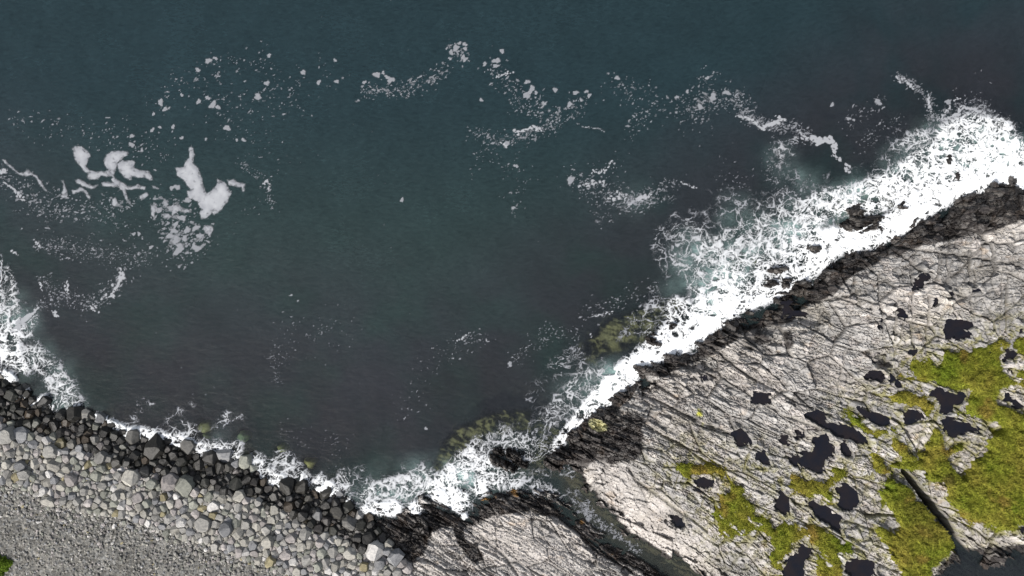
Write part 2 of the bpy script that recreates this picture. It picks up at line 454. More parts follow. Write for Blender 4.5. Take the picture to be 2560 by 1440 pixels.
sd_land = np.maximum(poly_sdf(LAND_W), poly_sdf(LAND_E))
isle_sd = [poly_sdf(p) for p, _ in ISLES]
sd_isle = np.max(isle_sd, 0)
sd_beach = poly_sdf(BEACH_SIDE)
BOULDER_ZONE = [(-600, 700), (-200, 880)] + beach_coast + BOULDER_EDGE[::-1]
sd_bz = poly_sdf(BOULDER_ZONE)
F_pool = [poly_sdf(p) for p in POOLS]
sd_grass = np.full(PXg.shape, -9, f32); g_dens = np.zeros(PXg.shape, f32)
for p_, d_ in GRASS:
    s_ = poly_sdf(p_)
    val = np.where(s_ > -0.3, s_, -9)
    m_ = (s_ > 0) & (d_ >= g_dens)
    g_dens = np.where(m_, d_, g_dens)
    sd_grass = np.maximum(sd_grass, s_)

F_dark = paint(S('''2640,450,80,1 2560,470,75,1 2450,520,62,1 2380,550,58,1 2300,572,38,1 2200,622,32,1 2110,660,38,1 2060,705,34,1 2020,740,30,1 1950,780,32,1
1850,812,28,1 1780,855,34,1 1720,888,28,1 1650,915,28,1 1600,912,24,1 1560,985,22,1 1510,1020,38,1 1470,1080,60,1 1430,1130,52,1;
1470,1080,55,1 1560,1110,55,.9 1580,1060,40,.75; 1440,1170,20,1 1450,1200,12,.8 1500,1260,7,.6 1560,1320,6,.5 1650,1378,6,.6 1740,1440,10,.8;
900,1290,40,1 960,1335,60,1.3 1015,1350,55,1.3 1060,1300,34,1 1130,1295,28,1 1180,1290,26,1 1250,1255,28,1 1330,1252,24,1 1400,1280,18,1 1460,1328,14,1 1540,1388,14,1 1660,1440,14,1;
1140,1300,20,1 1150,1350,12,.8 1190,1390,22,.7; 2230,640,30,.6; 1900,820,60,.7 1960,850,30,.6;
2380,1440,40,1 2410,1400,30,1 2450,1400,30,1 2560,1385,26,1 2700,1380,30,1;
1370,1150,45,1 1420,1150,40,1;1560,1130,40,.55 1620,1160,30,.4''') )
F_darkb = 0.9 * paint(S('''-200,900,60,1 0,985,52,1 100,1040,46,1 200,1075,42,1 300,1115,40,1 380,1140,48,1 470,1165,55,1 560,1195,42,1 660,1225,36,1 760,1255,44,1 850,1290,50,1 930,1335,45,1'''), 0.35)
F_gully = paint(S('2262,1178,7,.5 2300,1225,9,1 2340,1275,11,1 2380,1330,11,1 2405,1370,12,1 2425,1400,16,1'), 0.35)
F_shal = paint(S('''1105,1165,22,1 1130,1120,32,1 1175,1085,34,1 1235,1060,34,.9 1310,1050,36,.75 1350,1090,40,.6 1300,1130,40,.6; 1480,875,36,.75 1545,835,46,1 1620,800,42,.9 1690,760,26,.7;
1260,1030,9,.8;1780,690,20,.7 1850,660,30,.7;1880,650,16,1;1760,740,20,.7;2100,540,50,.7 2260,480,40,.6;1420,1100,40,.8 1380,1130,40,.9 1340,1160,30,.8;
60,920,25,.7 90,1000,35,.5 180,1010,25,.4;300,1040,35,.5;560,1150,30,.4 620,1135,25,.8;830,1205,22,.8;860,1225,14,.7;1100,1235,34,.6;1440,1200,40,.5 1480,1290,34,.7 1560,1340,30,.7 1640,1390,26,.7 1720,1440,30,.7'''))

# lacy surf: density strokes
F_surf = paint(S('''1390,1115,16,.75 1450,1045,24,.9 1500,1000,34,1.05 1545,955,40,1.12 1600,900,30,1.12 1680,855,48,1.12 1750,805,52,1.15 1820,752,46,1.1 1900,715,50,1.12 1980,665,62,1.12 2080,605,42,1.1 2180,590,36,.95 2240,560,36,1.1 2300,510,42,1.1 2400,462,34,1.1 2500,425,46,1.15 2560,430,46,1.15 2700,400,50,1.1;
1840,700,70,.95 1920,650,85,.92 2000,600,70,.95; 2560,395,50,1.0 2480,370,60,.95 2400,375,62,.9 2320,420,66,.85 2240,470,60,.82 2150,500,52,.82 2060,510,45,.72 2000,550,60,.82 1900,590,60,.7;
2500,330,45,.8 2430,330,55,.85 2370,340,40,.8; 2300,360,50,.62 2240,390,40,.5;
1980,580,80,.72 1880,620,90,.68 1780,640,70,.62 1720,590,60,.5 1660,570,34,.42; 1650,640,22,.45 1640,590,20,.4 1690,545,24,.4; 1700,640,40,.5 1740,690,36,.6 1760,740,40,.7;
1650,650,16,.4 1670,700,18,.38 1640,740,22,.42; 1650,770,40,.5 1600,800,34,.45 1560,850,30,.32; 1700,780,44,.9;1640,830,44,.5;
1440,900,42,.42 1390,925,36,.42 1350,960,34,.32 1330,1000,30,.26; 1450,950,46,.52 1420,1000,46,.55 1500,930,40,.55 1380,1040,50,.48; 1340,1080,40,.4; 1250,1090,46,.5 1310,1120,46,.6 1370,1130,36,.5;
1210,1110,34,.55 1170,1150,36,.75 1130,1195,36,.92 1090,1225,30,.92 1150,1250,36,.85; 1220,1190,40,.72 1280,1200,40,.6 1340,1190,34,.45 1420,1180,26,.42; 1200,1215,34,.75;
1210,1160,30,.8;1350,1220,30,.55 1410,1250,26,.4; 1320,1135,20,.6;
1060,1200,46,.62 990,1225,48,.6 930,1240,46,.62; 990,1270,24,.9 920,1270,20,.85; 1040,1270,24,.95; 900,1190,40,.4; 870,1200,36,.45; 1020,1180,36,.45; 1160,1290,12,1.0;
800,1200,22,.55 840,1230,18,.8 800,1222,12,.9; 870,1250,16,.7; 760,1195,24,.55; 700,1205,26,.8 660,1180,26,.6 640,1150,24,.5; 700,1150,30,.42 730,1170,30,.45;
590,1135,18,.6 560,1125,24,.55 500,1120,24,.6 450,1100,24,.72 400,1095,18,.9; 470,1080,30,.42 430,1060,24,.3; 380,1085,20,.7 320,1080,16,.95 280,1060,14,.95 245,1040,10,.9;
590,1120,24,.5;340,1050,22,.25 350,1000,16,.28 400,1010,12,.25;540,1070,14,.25 570,1040,14,.35 610,1040,12,.3; 480,1010,14,.3 440,1040,14,.28;
-80,640,60,1 0,690,34,.95 14,760,36,.92 20,820,38,.85 25,880,40,.8 60,910,30,.7; -60,900,60,1; 80,880,34,.62 120,920,34,.62 150,960,40,.62 180,1000,34,.55 200,1030,16,.6; 60,985,18,1.05; 82,1008,10,1.1; 30,945,16,1.1 10,930,12,1; 110,1000,20,.8; 60,830,30,.65 85,790,20,.5; 130,1005,26,.6;
1900,560,70,.5 1820,560,60,.42 1980,500,50,.45 1760,540,40,.36; 1940,470,50,.33 2040,540,50,.6; 2080,450,30,.36 2200,420,40,.4;2240,340,30,.3;1960,390,48,.48 1930,420,26,.42 1990,440,26,.36; 1990,350,14,.5; 2060,480,18,.5 2020,470,18,.35;
1780,480,22,.35 1840,520,36,.42 1880,540,30,.36; 1730,520,20,.33 1620,495,26,.38 1560,520,30,.33; 1500,560,16,.26;
2440,270,26,.42 2490,300,22,.35 2520,310,16,.33; 2380,310,20,.3; 2230,330,16,.28; 2550,470,9,.95 2540,480,7,.9;
2210,300,14,.28;2320,300,14,.33; 1430,1230,26,.4 1470,1290,20,.38 1520,1330,16,.33'''), 0.6)
F_surf = np.where((PXg < 880) & (PYg > 1000), np.maximum(F_surf, 0) ** 0.68, F_surf)
F_surf = np.where(PXg > 1300, 0.96 * np.maximum(F_surf, 0) ** 1.02, F_surf)
F_surf = np.where((PXg < 260) & (PYg < 960), F_surf * 0.95, F_surf)
off_ = -np.maximum(sd_land, -40)
capA = np.interp(off_, [0, 0.5, 1.3, 3, 6, 12], [1.2, 1.07, 0.84, 0.71, 0.60, 0.48]); capB = np.interp(off_, [0, 1.0, 2.5, 5, 9, 14], [1.2, 1.06, 0.84, 0.74, 0.66, 0.55])
rr_ = np.clip((PXg - 1980) / 250, 0, 1); cap_ = (capA * (1 - rr_) + capB * rr_).astype(f32)
F_surf = np.minimum(F_surf, cap_)
# turquoise, bubble-filled water
F_aer = paint(S('''1540,950,45,.8 1500,1010,40,.7;1700,700,46,.45 1760,660,60,.6 1780,760,46,.8 1850,640,60,.6 1900,600,60,.6 2000,560,60,.6 2060,530,40,.8 2150,500,60,.6;1720,620,40,.5;
1960,410,50,.22;2020,450,40,.4;2330,350,50,.5 2430,360,60,.7 2540,380,40,.8 2260,430,60,.5;1500,960,50,.5 1430,990,50,.3;1150,1200,50,.7 1050,1210,60,.45 960,1230,60,.45;1110,1190,40,.7;
30,780,50,.5 60,860,50,.4 130,950,60,.35 180,1010,40,.4;250,1040,30,.2;600,1100,14,.4;1840,540,50,.3;1580,500,50,.12;1260,1120,40,.3;980,1230,50,.5;900,1230,50,.3;1240,1200,60,.35;560,1100,40,.2'''), 0.8)
F_patch = paint(S('''-100,550,260,.5 100,900,300,1 400,1000,260,1 800,1040,300,1 1200,980,220,1 1450,800,220,.9 1650,620,200,.8 1900,450,180,.9 2300,280,220,1 2560,250,200,1;2420,1460,120,1 2560,1440,120,1'''), 0.9)   # kelp-covered bottom seen through the water

# ---------------------------------------------------------------- fine terrain grid (non-uniform outside the frame)
def axis(lo, hi, step, far):
    core = np.arange(lo, hi + 1e-6, step)
    outp = []; s = step; x = hi
    while x < far:
        s *= 1.12; x += s; outp.append(x)
    outp = np.array(outp)
    return np.concatenate([(lo - (outp - hi))[::-1], core, outp]).astype(f32)
ax = axis(-54.0, 54.0, 0.086, 110); ay = axis(-31.5, 31.5, 0.086, 85)
Ug, Vg = np.meshgrid(ax, ay)

dl = samp(sd_land, Ug, Vg); di = samp(sd_isle, Ug, Vg); dbch = samp(sd_beach, Ug, Vg)
# strata coordinates: beds curve from NW-SE in the west to nearly E-W in the north-east
X_ = (Ug * PX + 1280 - 1900) / 100; Y_ = (720 - Vg * PX - 1000) / 100
w1 = fbm(Ug / 11, Vg / 11, 31, 3) * 0.22; w2 = fbm(Ug / 2.5, Vg / 2.5, 37, 3) * 0.03
Sg = (Y_ - 0.40 * X_ + 0.0175 * X_ ** 2 - 0.06 * X_ * Y_ + w1 + w2) * 4.0     # metres across the beds
Tg = (X_ + 0.40 * Y_ - 0.035 * X_ * Y_ + 0.02 * Y_ ** 2 + fbm(Ug / 5, Vg / 5, 41, 3) * 0.14) * 4.0
Sg = Sg.astype(f32); Tg = Tg.astype(f32)

# block structure of the bedrock
smoothz = samp(paint(S('1480,1180,50,.8 1540,1240,70,1 1640,1310,70,1 1730,1370,60,1;1190,1330,60,.6 1240,1330,80,.7 1400,1400,100,.7;1080,1400,60,.5;980,1310,60,.5')), Ug, Vg)
F1a, e1, a1, b1, ox1, oy1 = worley(Sg / 2.6, Tg / 5.5, 101)
F1b, e2, a2, b2, ox2, oy2 = worley(Sg / 0.62 + a1 * 3, Tg / 1.15, 111)
F1c, e3, a3, b3, ox3, oy3 = worley(Sg / 0.27, Tg / 0.5, 121)
rocky0 = sstep(0.4, -0.4, dbch)
blocky = (a2 - 0.5) * 0.75 + (a3 - 0.5) * 0.35 + (a1 - 0.5) * 0.5
wob = rocky0 * blocky * 0.9 + 0.35 * fbm(Ug / 1.6, Vg / 1.6, 3, 3)
dl = dl + wob * sstep(6, 0, np.abs(dl)); di = di + 0.1 + wob * 0.22
beach = sstep(-0.4, 0.4, dbch)
# macro relief
dw = samp(poly_sdf(LAND_W), Ug, Vg)
rk = 3.4 * (1 - np.exp(-np.maximum(dl, 0) / 3.2)) + 0.015 * np.maximum(dl, 0)
rk = np.where(dw > -1, 1.9 * (1 - np.exp(-np.maximum(dl, 0) / 4.5)) + 0.01 * np.maximum(dl, 0), rk)
bc = 2.3 * (1 - np.exp(-np.maximum(dl, 0) / 5.5)) + 0.02 * np.maximum(dl, 0)
below = -6.5 * (1 - np.exp(np.minimum(dl, 0) / 9.0)) - 0.25 * sstep(0, -0.6, dl)
macro = np.where(dl > 0, lerp(rk, bc, beach), below)
isl = np.where(di > 0, 0.16 + 0.45 * sstep(0, 0.5, di), np.maximum(di * 1.2, -9))
macro = np.maximum(macro, isl)
shal = samp(F_shal, Ug, Vg); shal = np.clip(shal + 0.5 * fbm(Ug / 1.8, Vg / 1.8, 55, 4, 0.6) * sstep(0, 0.3, shal), 0, 1)
macro = np.where(macro < 0, np.maximum(macro, lerp(-6.5, -0.55, sstep(0, 1, shal))), macro)
macro = macro + 0.35 * fbm(Ug / 7, Vg / 7, 51, 3) * sstep(0.5, 3, macro)
gul = samp(F_gully, Ug, Vg)
rockness = 1 - beach

beds = perlin(Sg * 1.1 + 0.25 * perlin(Ug / 2, Vg / 2, 5), Tg * 0.10, 131) * 0.55 + perlin(Sg * 3.1, Tg * 0.22, 137) * 0.45
beds2 = perlin(Sg * 6.5, Tg * 0.5, 139)
det = (a1 - 0.5) * 0.55 + (ox1 * (b1 - 0.5) + oy1 * (a1 - 0.5)) * 0.7
det += (a2 - 0.5) * 0.34 + (ox2 * (b2 - 0.5) + oy2 * (a2 - 0.5)) * 0.5
det += (a3 - 0.5) * 0.14 + (ox3 * (b3 - 0.5)) * 0.16
det += beds * 0.18 + beds2 * 0.04
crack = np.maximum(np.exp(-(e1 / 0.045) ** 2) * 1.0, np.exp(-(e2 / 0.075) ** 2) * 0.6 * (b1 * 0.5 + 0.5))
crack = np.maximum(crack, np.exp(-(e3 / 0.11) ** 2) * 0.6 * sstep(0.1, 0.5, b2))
fis = samp(paint(S('''1960,756,4,1 2060,752,3,1 2140,735,3,1;2228,614,4,1 2300,625,4,1 2420,640,3,1 2560,665,3,1;2383,560,4,1 2380,610,4,1 2370,650,3,1 2378,720,3,1 2390,800,3,1;
2200,680,3,1 2205,830,3,1;2280,690,3,1 2284,900,3,1;2322,740,3,1 2320,860,2.5,1;2525,690,3,1 2520,830,3,1;2240,760,2.5,1 2238,850,2.5,1;2140,690,2.5,1 2146,760,2.5,1;2430,640,2.5,.9 2432,760,2.5,.9;
1434,1113,4,1 1462,1130,5,1 1510,1160,5,1 1520,1175,3,1;1570,1168,3,1 1590,1202,4,1 1658,1249,4,1 1722,1293,4,1 1770,1330,3,1;1400,1300,4,1 1500,1372,4,1 1560,1425,4,1;1200,1340,4,1 1260,1390,4,1 1295,1440,4,1;
1780,868,4,1 1870,940,4,1 1990,1005,3,1 2080,1040,3,1;1075,1325,5,1 1045,1365,6,1 1010,1395,5,1;1560,935,4,1 1640,960,4,1 1700,1000,4,1;1600,1060,3,1 1700,1110,3,1 1800,1180,3,1;1640,1000,3,1 1740,1050,3,1;1850,880,4,1 1900,900,3,1;
1150,1400,5,1 1190,1360,5,1;1390,1260,3,1 1400,1240,3,1'''), 0.5), Ug, Vg) * rocky0
# long joints crossing the beds
def joints(q, width, msk):
    dq = np.abs(q - np.round(q)); return np.exp(-(dq / width) ** 2) * msk
qj = Tg * 0.30 + 0.75 * perlin(Tg * 0.16, Sg * 0.03, 151) + 0.04 * perlin(Sg * 0.5, Tg * 0.5, 152)
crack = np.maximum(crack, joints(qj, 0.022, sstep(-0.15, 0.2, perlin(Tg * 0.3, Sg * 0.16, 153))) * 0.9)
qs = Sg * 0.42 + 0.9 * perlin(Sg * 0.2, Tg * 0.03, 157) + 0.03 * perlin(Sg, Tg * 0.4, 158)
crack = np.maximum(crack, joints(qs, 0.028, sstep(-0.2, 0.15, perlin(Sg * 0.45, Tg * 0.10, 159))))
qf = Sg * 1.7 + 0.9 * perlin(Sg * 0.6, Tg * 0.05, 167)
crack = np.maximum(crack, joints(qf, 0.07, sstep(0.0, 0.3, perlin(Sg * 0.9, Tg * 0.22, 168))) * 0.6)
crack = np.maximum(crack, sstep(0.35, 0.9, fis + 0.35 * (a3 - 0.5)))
det = det * 0.8 + 0.10 * perlin(Sg * 2.4, Tg * 0.12, 777)
det = det - crack * 0.30 - fis * 0.2
rough_small = fbm(Ug * 3.5, Vg * 3.5, 161, 3) * 0.07
det = det * (1 - 0.66 * smoothz) + rough_small

# gravel relief
g1, ge, ga, gb, gox, goy = worley(Ug / 0.21, Vg / 0.21, 201)
g2_, ge2, ga2, gb2, _, _ = worley(Ug / 0.6, Vg / 0.6, 211)
gdet = (0.5 - g1) * 0.07 + (ga - 0.5) * 0.045 + np.where(ga2 > 0.86, (0.42 - g2_) * 0.22, 0) + fbm(Ug / 2, Vg / 2, 221, 3) * 0.08
amp = sstep(-2.5, 0.3, macro) * 0.85 + 0.15
det = det * (1 + 0.7 * sstep(-0.4, 0.3, di))
Z = macro + rockness * det * amp + beach * gdet
Z = np.where(gul > 0.02, lerp(Z, np.minimum(Z, 0.25 * det - 0.1 + 1.9 * (1 - gul)), sstep(0.1, 0.6, gul)), Z)

# keep sub-sea rock below the surface away from coast
sub = (dl < -0.3) & (di < -0.1)
Z = np.where(sub, np.minimum(Z, -0.12), Z)

# pools: level the ground round them and sink their beds
pool_level = []
for k, (pp, sdp) in enumerate(zip(POOLS, F_pool)):
    cx = sum(p[0] for p in pp) / len(pp); cy = sum(p[1] for p in pp) / len(pp); grow = 0.03 if cy > 930 else -0.06
    xs = [U(p[0]) for p in pp]; ys = [V(p[1]) for p in pp]
    i0, i1 = np.searchsorted(ax, [min(xs) - 2, max(xs) + 2]); j0, j1 = np.searchsorted(ay, [min(ys) - 2, max(ys) + 2])
    w = (slice(j0, j1), slice(i0, i1))
    s_ = samp(sdp, Ug[w], Vg[w]) + 0.12 * fbm(Ug[w] / 0.8, Vg[w] / 0.8, 300 + k, 2) + blocky[w] * 0.7 + grow
    lvl = float(np.mean(macro[w][s_ > 0]) if (s_ > 0).any() else 2.0) - 0.12
    pool_level.append((lvl, w, s_))
    wt = sstep(-0.8, -0.1, s_)
    newmac = lvl + 0.30 - 0.80 * sstep(-0.12, 0.14, s_)
    Z[w] = lerp(Z[w], newmac + (Z[w] - macro[w]) * 0.62, wt)
    macro[w] = lerp(macro[w], lvl, wt)

# real plan position: what stands higher is nearer the drone, so its true plan is smaller than its picture
ms = np.maximum(macro, -3)
K = 1 - ms / HCAM
Xw = Ug * K; Yw = Vg * K

def world_xy(u, v, z):
    k = 1 - z / HCAM
    return u * k, v * k

# ---------------------------------------------------------------- colours (the rock's own; shade between boulders painted in)
dark = np.maximum(samp(F_dark, Ug, Vg), sstep(-1.2, -0.2, di)) + 0.50 * fbm(Ug / 2.6, Vg / 2.6, 401, 5, 0.6) + (a2 - 0.5) * 0.16 + (a1 - 0.5) * 0.35
dark = np.maximum(sstep(0.45, 0.66, dark) * (0.75 + 0.25 * sstep(0.2, 0.5, a3)), sstep(0.55, 0.1, Z) * (rockness > 0.5))
pale = np.array([0.53, 0.50, 0.465]); grey = np.array([0.41, 0.40, 0.385]); pink = np.array([0.54, 0.505, 0.475]); buff = np.array([0.42, 0.385, 0.32])
val = (0.60 + 0.34 * a2 + 0.34 * (a3 - 0.5) + 0.22 * (a1 - 0.5) + 0.22 * beds)[..., None]
tn = fbm(Ug / 6, Vg / 6, 411, 3)
tint = pale * np.ones(Ug.shape + (1,))
tint = lerp(tint, grey, (sstep(0.25, 0.6, b1))[..., None] * 0.8)
tint = lerp(tint, buff, (sstep(0.05, 0.5, tn + (b2 - 0.5) * 0.5))[..., None] * 0.55)
tint = lerp(tint, pink, np.maximum(smoothz * 0.6, sstep(0.75, 0.9, b2))[..., None])
val = lerp(val, 0.97, 0.55 * smoothz[..., None])
tint = tint * val
lich = sstep(0.05, 0.4, fbm(Ug / 0.9, Vg / 0.9, 421, 5, 0.7))[..., None] * (1 - 0.65 * smoothz[..., None])
stain = sstep(0.12, 0.38, fbm(Sg / 2.2, Tg / 5.5, 425, 5, 0.6) + 0.12 * (a2 - 0.5))[..., None]
tint = lerp(tint, tint * np.array([0.66, 0.65, 0.64]), stain * 0.65)
tint = lerp(tint, np.array([0.13, 0.125, 0.12]), lich * 0.50)
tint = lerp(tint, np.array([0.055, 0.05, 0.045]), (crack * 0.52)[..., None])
# greenish moss film near the grass
gnear = sstep(-4.5, -0.3, samp(sd_grass, Ug, Vg))
gnear = np.maximum(gnear * 0.55, sstep(-1.6, 0.0, samp(sd_grass, Ug, Vg)))
mossy = gnear * sstep(-0.05, 0.4, fbm(Ug / 0.8, Vg / 0.8, 431, 4) + crack * 0.5)
tint = lerp(tint, np.array([0.19, 0.18, 0.045]), (mossy * 0.72)[..., None])
rust = sstep(0.25, 0.5, fbm(Ug / 2.2, Vg / 1.2, 441, 4)) * sstep(0.5, 0.2, samp(F_dark, Ug, Vg) * 0.6)
tint = lerp(tint, np.array([0.42, 0.27, 0.13]), (rust * 0.28 * a2)[..., None])
yl = samp(paint(S('1750,1036,7,1 1748,1030,5,1;1744,1025,4,1;1760,1062,3,.7')), Ug, Vg)
tint = lerp(tint, np.array([0.42, 0.42, 0.05]), (yl * sstep(-0.4, 0.2, fbm(Ug / 0.5, Vg / 0.5, 451, 3)))[..., None])
wetc = np.array([0.026, 0.023, 0.022]) * (0.6 + 1.0 * a2[..., None] + 0.5 * lich)
wetc = lerp(wetc, np.array([0.055, 0.04, 0.030]), (sstep(0.1, 0.5, fbm(Ug / 2.0, Vg / 2.0, 461, 4)) * 0.6)[..., None])
wetc = wetc * (1 - 0.45 * sstep(-0.5, 0.2, di))[..., None]
tint = lerp(tint, wetc, dark[..., None])
wrack = samp(paint(S('1285,1228,9,1 1292,1240,5,.8;1310,1218,5,1;1205,1250,4,.9 1225,1246,4,.9;1433,1268,5,1;1455,1305,6,.9;1530,1385,4,.8;1240,1242,4,.7;2050,605,4,.8;1540,960,8,.6')), Ug, Vg)
tint = lerp(tint, np.array([0.40, 0.20, 0.02]), sstep(0.3, 0.8, wrack + 0.4 * fbm(Ug / 0.4, Vg / 0.4, 471, 3))[..., None] * (wrack > 0.1)[..., None] * 0.35)
# submerged rock and seabed
algae = sstep(-0.15, 0.5, fbm(Ug / 1.2, Vg / 1.2, 481, 4) + shal * 0.45 - 0.1 + (a2 - 0.5) * 0.3)
kelp = lerp(np.array([0.040, 0.030, 0.030]), np.array([0.022, 0.030, 0.030]), sstep(-0.3, 0.3, fbm(Ug / 5, Vg / 5, 491, 4))[..., None])
bed = lerp(kelp, np.array([0.31, 0.28, 0.15]), (algae * sstep(0.15, 0.7, shal))[..., None])
chan = samp(paint(S('1330,1190,40,1 1440,1210,34,1 1480,1290,34,1 1560,1340,30,1 1640,1390,26,1 1720,1440,30,1;1400,1130,40,.9')), Ug, Vg)
bed = lerp(bed, lerp(np.array([0.16, 0.12, 0.085]), np.array([0.24, 0.21, 0.15]), sstep(0, .4, fbm(Ug / 1.5, Vg / 1.5, 495, 4))[..., None]), (chan * 0.9)[..., None])
uw = sstep(-0.02, -0.25, Z)[..., None]
tint = lerp(tint, bed, uw)
# cream algae patch in the wet hollow
crm = samp(paint(S('1483,1058,12,1 1500,1066,14,1 1512,1068,8,1')), Ug, Vg)
tint = lerp(tint, np.array([0.45, 0.43, 0.24]), sstep(0.35, 0.6, crm + 0.3 * fbm(Ug / 0.7, Vg / 0.7, 499, 3))[..., None] * (crm > 0.1)[..., None])
# gravel / under-boulder ground
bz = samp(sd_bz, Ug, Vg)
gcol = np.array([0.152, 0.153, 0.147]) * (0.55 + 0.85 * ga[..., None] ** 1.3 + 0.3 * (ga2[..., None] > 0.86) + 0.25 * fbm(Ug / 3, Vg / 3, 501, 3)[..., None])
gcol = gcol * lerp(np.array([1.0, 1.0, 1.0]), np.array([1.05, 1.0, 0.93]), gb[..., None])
gcol = lerp(gcol, np.array([0.03, 0.028, 0.026]), sstep(0.2, 1.0, bz)[..., None] * 0.9)  # ground among the boulders painted near-black to deepen the shadow gaps
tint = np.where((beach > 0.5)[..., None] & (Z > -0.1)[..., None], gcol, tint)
wet = np.maximum(dark, uw[..., 0]) * 0.8

cellZ = Z[:-1, :-1]; cellb = beach[:-1, :-1] > 0.5
rock_sel = (~cellb) & (dl[:-1, :-1] > -1.2) & (di[:-1, :-1] < -0.35)
beach_sel = cellb & (dl[:-1, :-1] > -0.6)
isle_best = np.argmax(np.stack([samp(s, Ug[:-1, :-1], Vg[:-1, :-1]) for s in isle_sd]), 0)
isle_sel = (di[:-1, :-1] >= -0.35) & ~beach_sel & (dl[:-1, :-1] < 0.3)
rock_sel = (~cellb) & (dl[:-1, :-1] > -1.2) & ~isle_sel
seabed_sel = ~(rock_sel | beach_sel | isle_sel)
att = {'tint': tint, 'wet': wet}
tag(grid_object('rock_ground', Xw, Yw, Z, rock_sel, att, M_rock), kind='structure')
tag(grid_object('gravel_beach', Xw, Yw, Z, beach_sel, att, M_gravel), kind='structure')
tag(grid_object('seabed', Xw, Yw, Z, seabed_sel, att, M_seabed, True), kind='structure')
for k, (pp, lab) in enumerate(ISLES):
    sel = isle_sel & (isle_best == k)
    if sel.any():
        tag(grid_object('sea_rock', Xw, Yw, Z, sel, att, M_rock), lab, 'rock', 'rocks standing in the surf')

# ---------------------------------------------------------------- pools
for k, (lvl, w, s_) in enumerate(pool_level):
    low = (Z[w] < lvl) & (s_ > -0.22)
    g = low.copy()
    for a_ in (0, 1):
        for sh in (1, -1): g |= np.roll(low, sh, a_)
    sel = g[:-1, :-1] & g[1:, :-1] & g[:-1, 1:] & g[1:, 1:]
    if not sel.any(): continue
    kk = 1 - lvl / HCAM
    zz = np.full(s_.shape, lvl, f32)
    tag(grid_object('rock_pool', Ug[w] * kk, Vg[w] * kk, zz, sel, {}, M_pool, True), kind='structure')

# ---------------------------------------------------------------- turf
gsd = samp(sd_grass, Ug, Vg) + blocky * 0.5 + 0.8 * fbm(Ug / 1.7, Vg / 1.7, 605, 4, 0.6) * (samp(F_gully, Ug, Vg) < 0.02); gdn = samp(g_dens, Ug, Vg)
lump = fbm(Ug / 1.3, Vg / 1.3, 601, 4); fine = fbm(Ug / 0.35, Vg / 0.35, 611, 3)
cover = np.where(gsd > 0, gdn, 0) * (1 + 0.22 * fbm(Ug / 0.6, Vg / 0.6, 603, 3)) * sstep(-0.1, 0.5, gsd)
TZ = macro - 0.50 + 1.14 * cover ** 1.6 * sstep(-0.5, 0.9, gsd) + 0.42 * (fbm(Ug / 2.4, Vg / 2.4, 621, 4)) * (1.15 - cover * 0.8) + 0.16 * lump + 0.16 * fbm(Ug / 0.6, Vg / 0.6, 622, 3) + 0.06 * fine
bigp = np.full(Ug.shape, -9.0, f32)
for lvl, w, s_ in pool_level:
    bigp[w] = np.maximum(bigp[w], s_)
    TZ[w] = np.where(s_ > -0.5, np.minimum(TZ[w], lvl + 0.16 - 0.5 * sstep(-0.25, 0.1, s_)), TZ[w])
TZ = np.where(gul > 0.25, -5, TZ)
hasg = (gsd > -0.4) & (TZ > Z - 0.12) & (gul < 0.5)
sel = hasg[:-1, :-1] | hasg[1:, 1:] | hasg[:-1, 1:] | hasg[1:, :-1]
sel &= (TZ[:-1, :-1] > -1) & (TZ[1:, 1:] > -1) & (TZ[1:, :-1] > -1) & (TZ[:-1, 1:] > -1)
gg = fbm(Ug / 4.5, Vg / 4.5, 631, 4); g3 = fbm(Ug / 0.9, Vg / 0.9, 641, 4)
gc = lerp(np.array([0.185, 0.198, 0.026]), np.array([0.235, 0.205, 0.038]), sstep(-0.1, 0.45, gg)[..., None])
gc = lerp(gc, np.array([0.12, 0.17, 0.015]), sstep(0.05, 0.5, -gg + 0.3 * g3)[..., None] * 0.8)
gc = lerp(gc, np.array([0.25, 0.16, 0.045]), sstep(0.15, 0.5, fbm(Ug / 2.2, Vg / 2.2, 651, 4))[..., None] * 0.6)
gc = lerp(gc, np.array([0.07, 0.15, 0.01]), samp(paint(S('2262,1178,8,1 2330,1255,8,1')), Ug, Vg)[..., None])
gc = lerp(gc, np.array([0.10, 0.085, 0.02]), samp(paint(S('2362,1198,17,.9;2280,1275,30,.45 2320,1330,30,.35;2255,1250,30,.3')), Ug, Vg)[..., None])
gc = gc * (1 + 0.25 * g3[..., None])
GKx = Ug * (1 - ms / HCAM); GKy = Vg * (1 - ms / HCAM)
ms2 = np.maximum(macro, -3)
tag(grid_object('turf', GKx, GKy, TZ, sel, {'tint': gc}, M_grass, True), kind='stuff', label='mossy yellow green turf spread over the rocks', cat='grass')
# blades standing in the turf
jj, ii = np.nonzero(sel & (TZ[:-1, :-1] > Z[:-1, :-1] - 0.02))
inf = (np.abs(Ug[jj, ii]) < 53) & (np.abs(Vg[jj, ii]) < 30.5)
jj, ii = jj[inf], ii[inf]
pick = rng.integers(0, len(jj), 120000)
jj, ii = jj[pick], ii[pick]
bx_ = GKx[jj, ii] + rng.normal(0, .05, len(jj)); by_ = GKy[jj, ii] + rng.normal(0, .05, len(jj)); bz_ = TZ[jj, ii]
an = rng.uniform(0, 2 * np.pi, len(jj)); ln = rng.uniform(0.07, 0.2, len(jj)); wd = rng.uniform(0.015, 0.035, len(jj)); lean = rng.uniform(0.3, 1.2, len(jj))
dx, dy = np.cos(an), np.sin(an)
v0 = np.stack([bx_ - dy * wd, by_ + dx * wd, bz_ - 0.03], 1); v1 = np.stack([bx_ + dy * wd, by_ - dx * wd, bz_ - 0.03], 1)
v2 = np.stack([bx_ + dx * ln * lean, by_ + dy * ln * lean, bz_ + ln], 1)
co = np.stack([v0, v1, v2], 1).reshape(-1, 3)
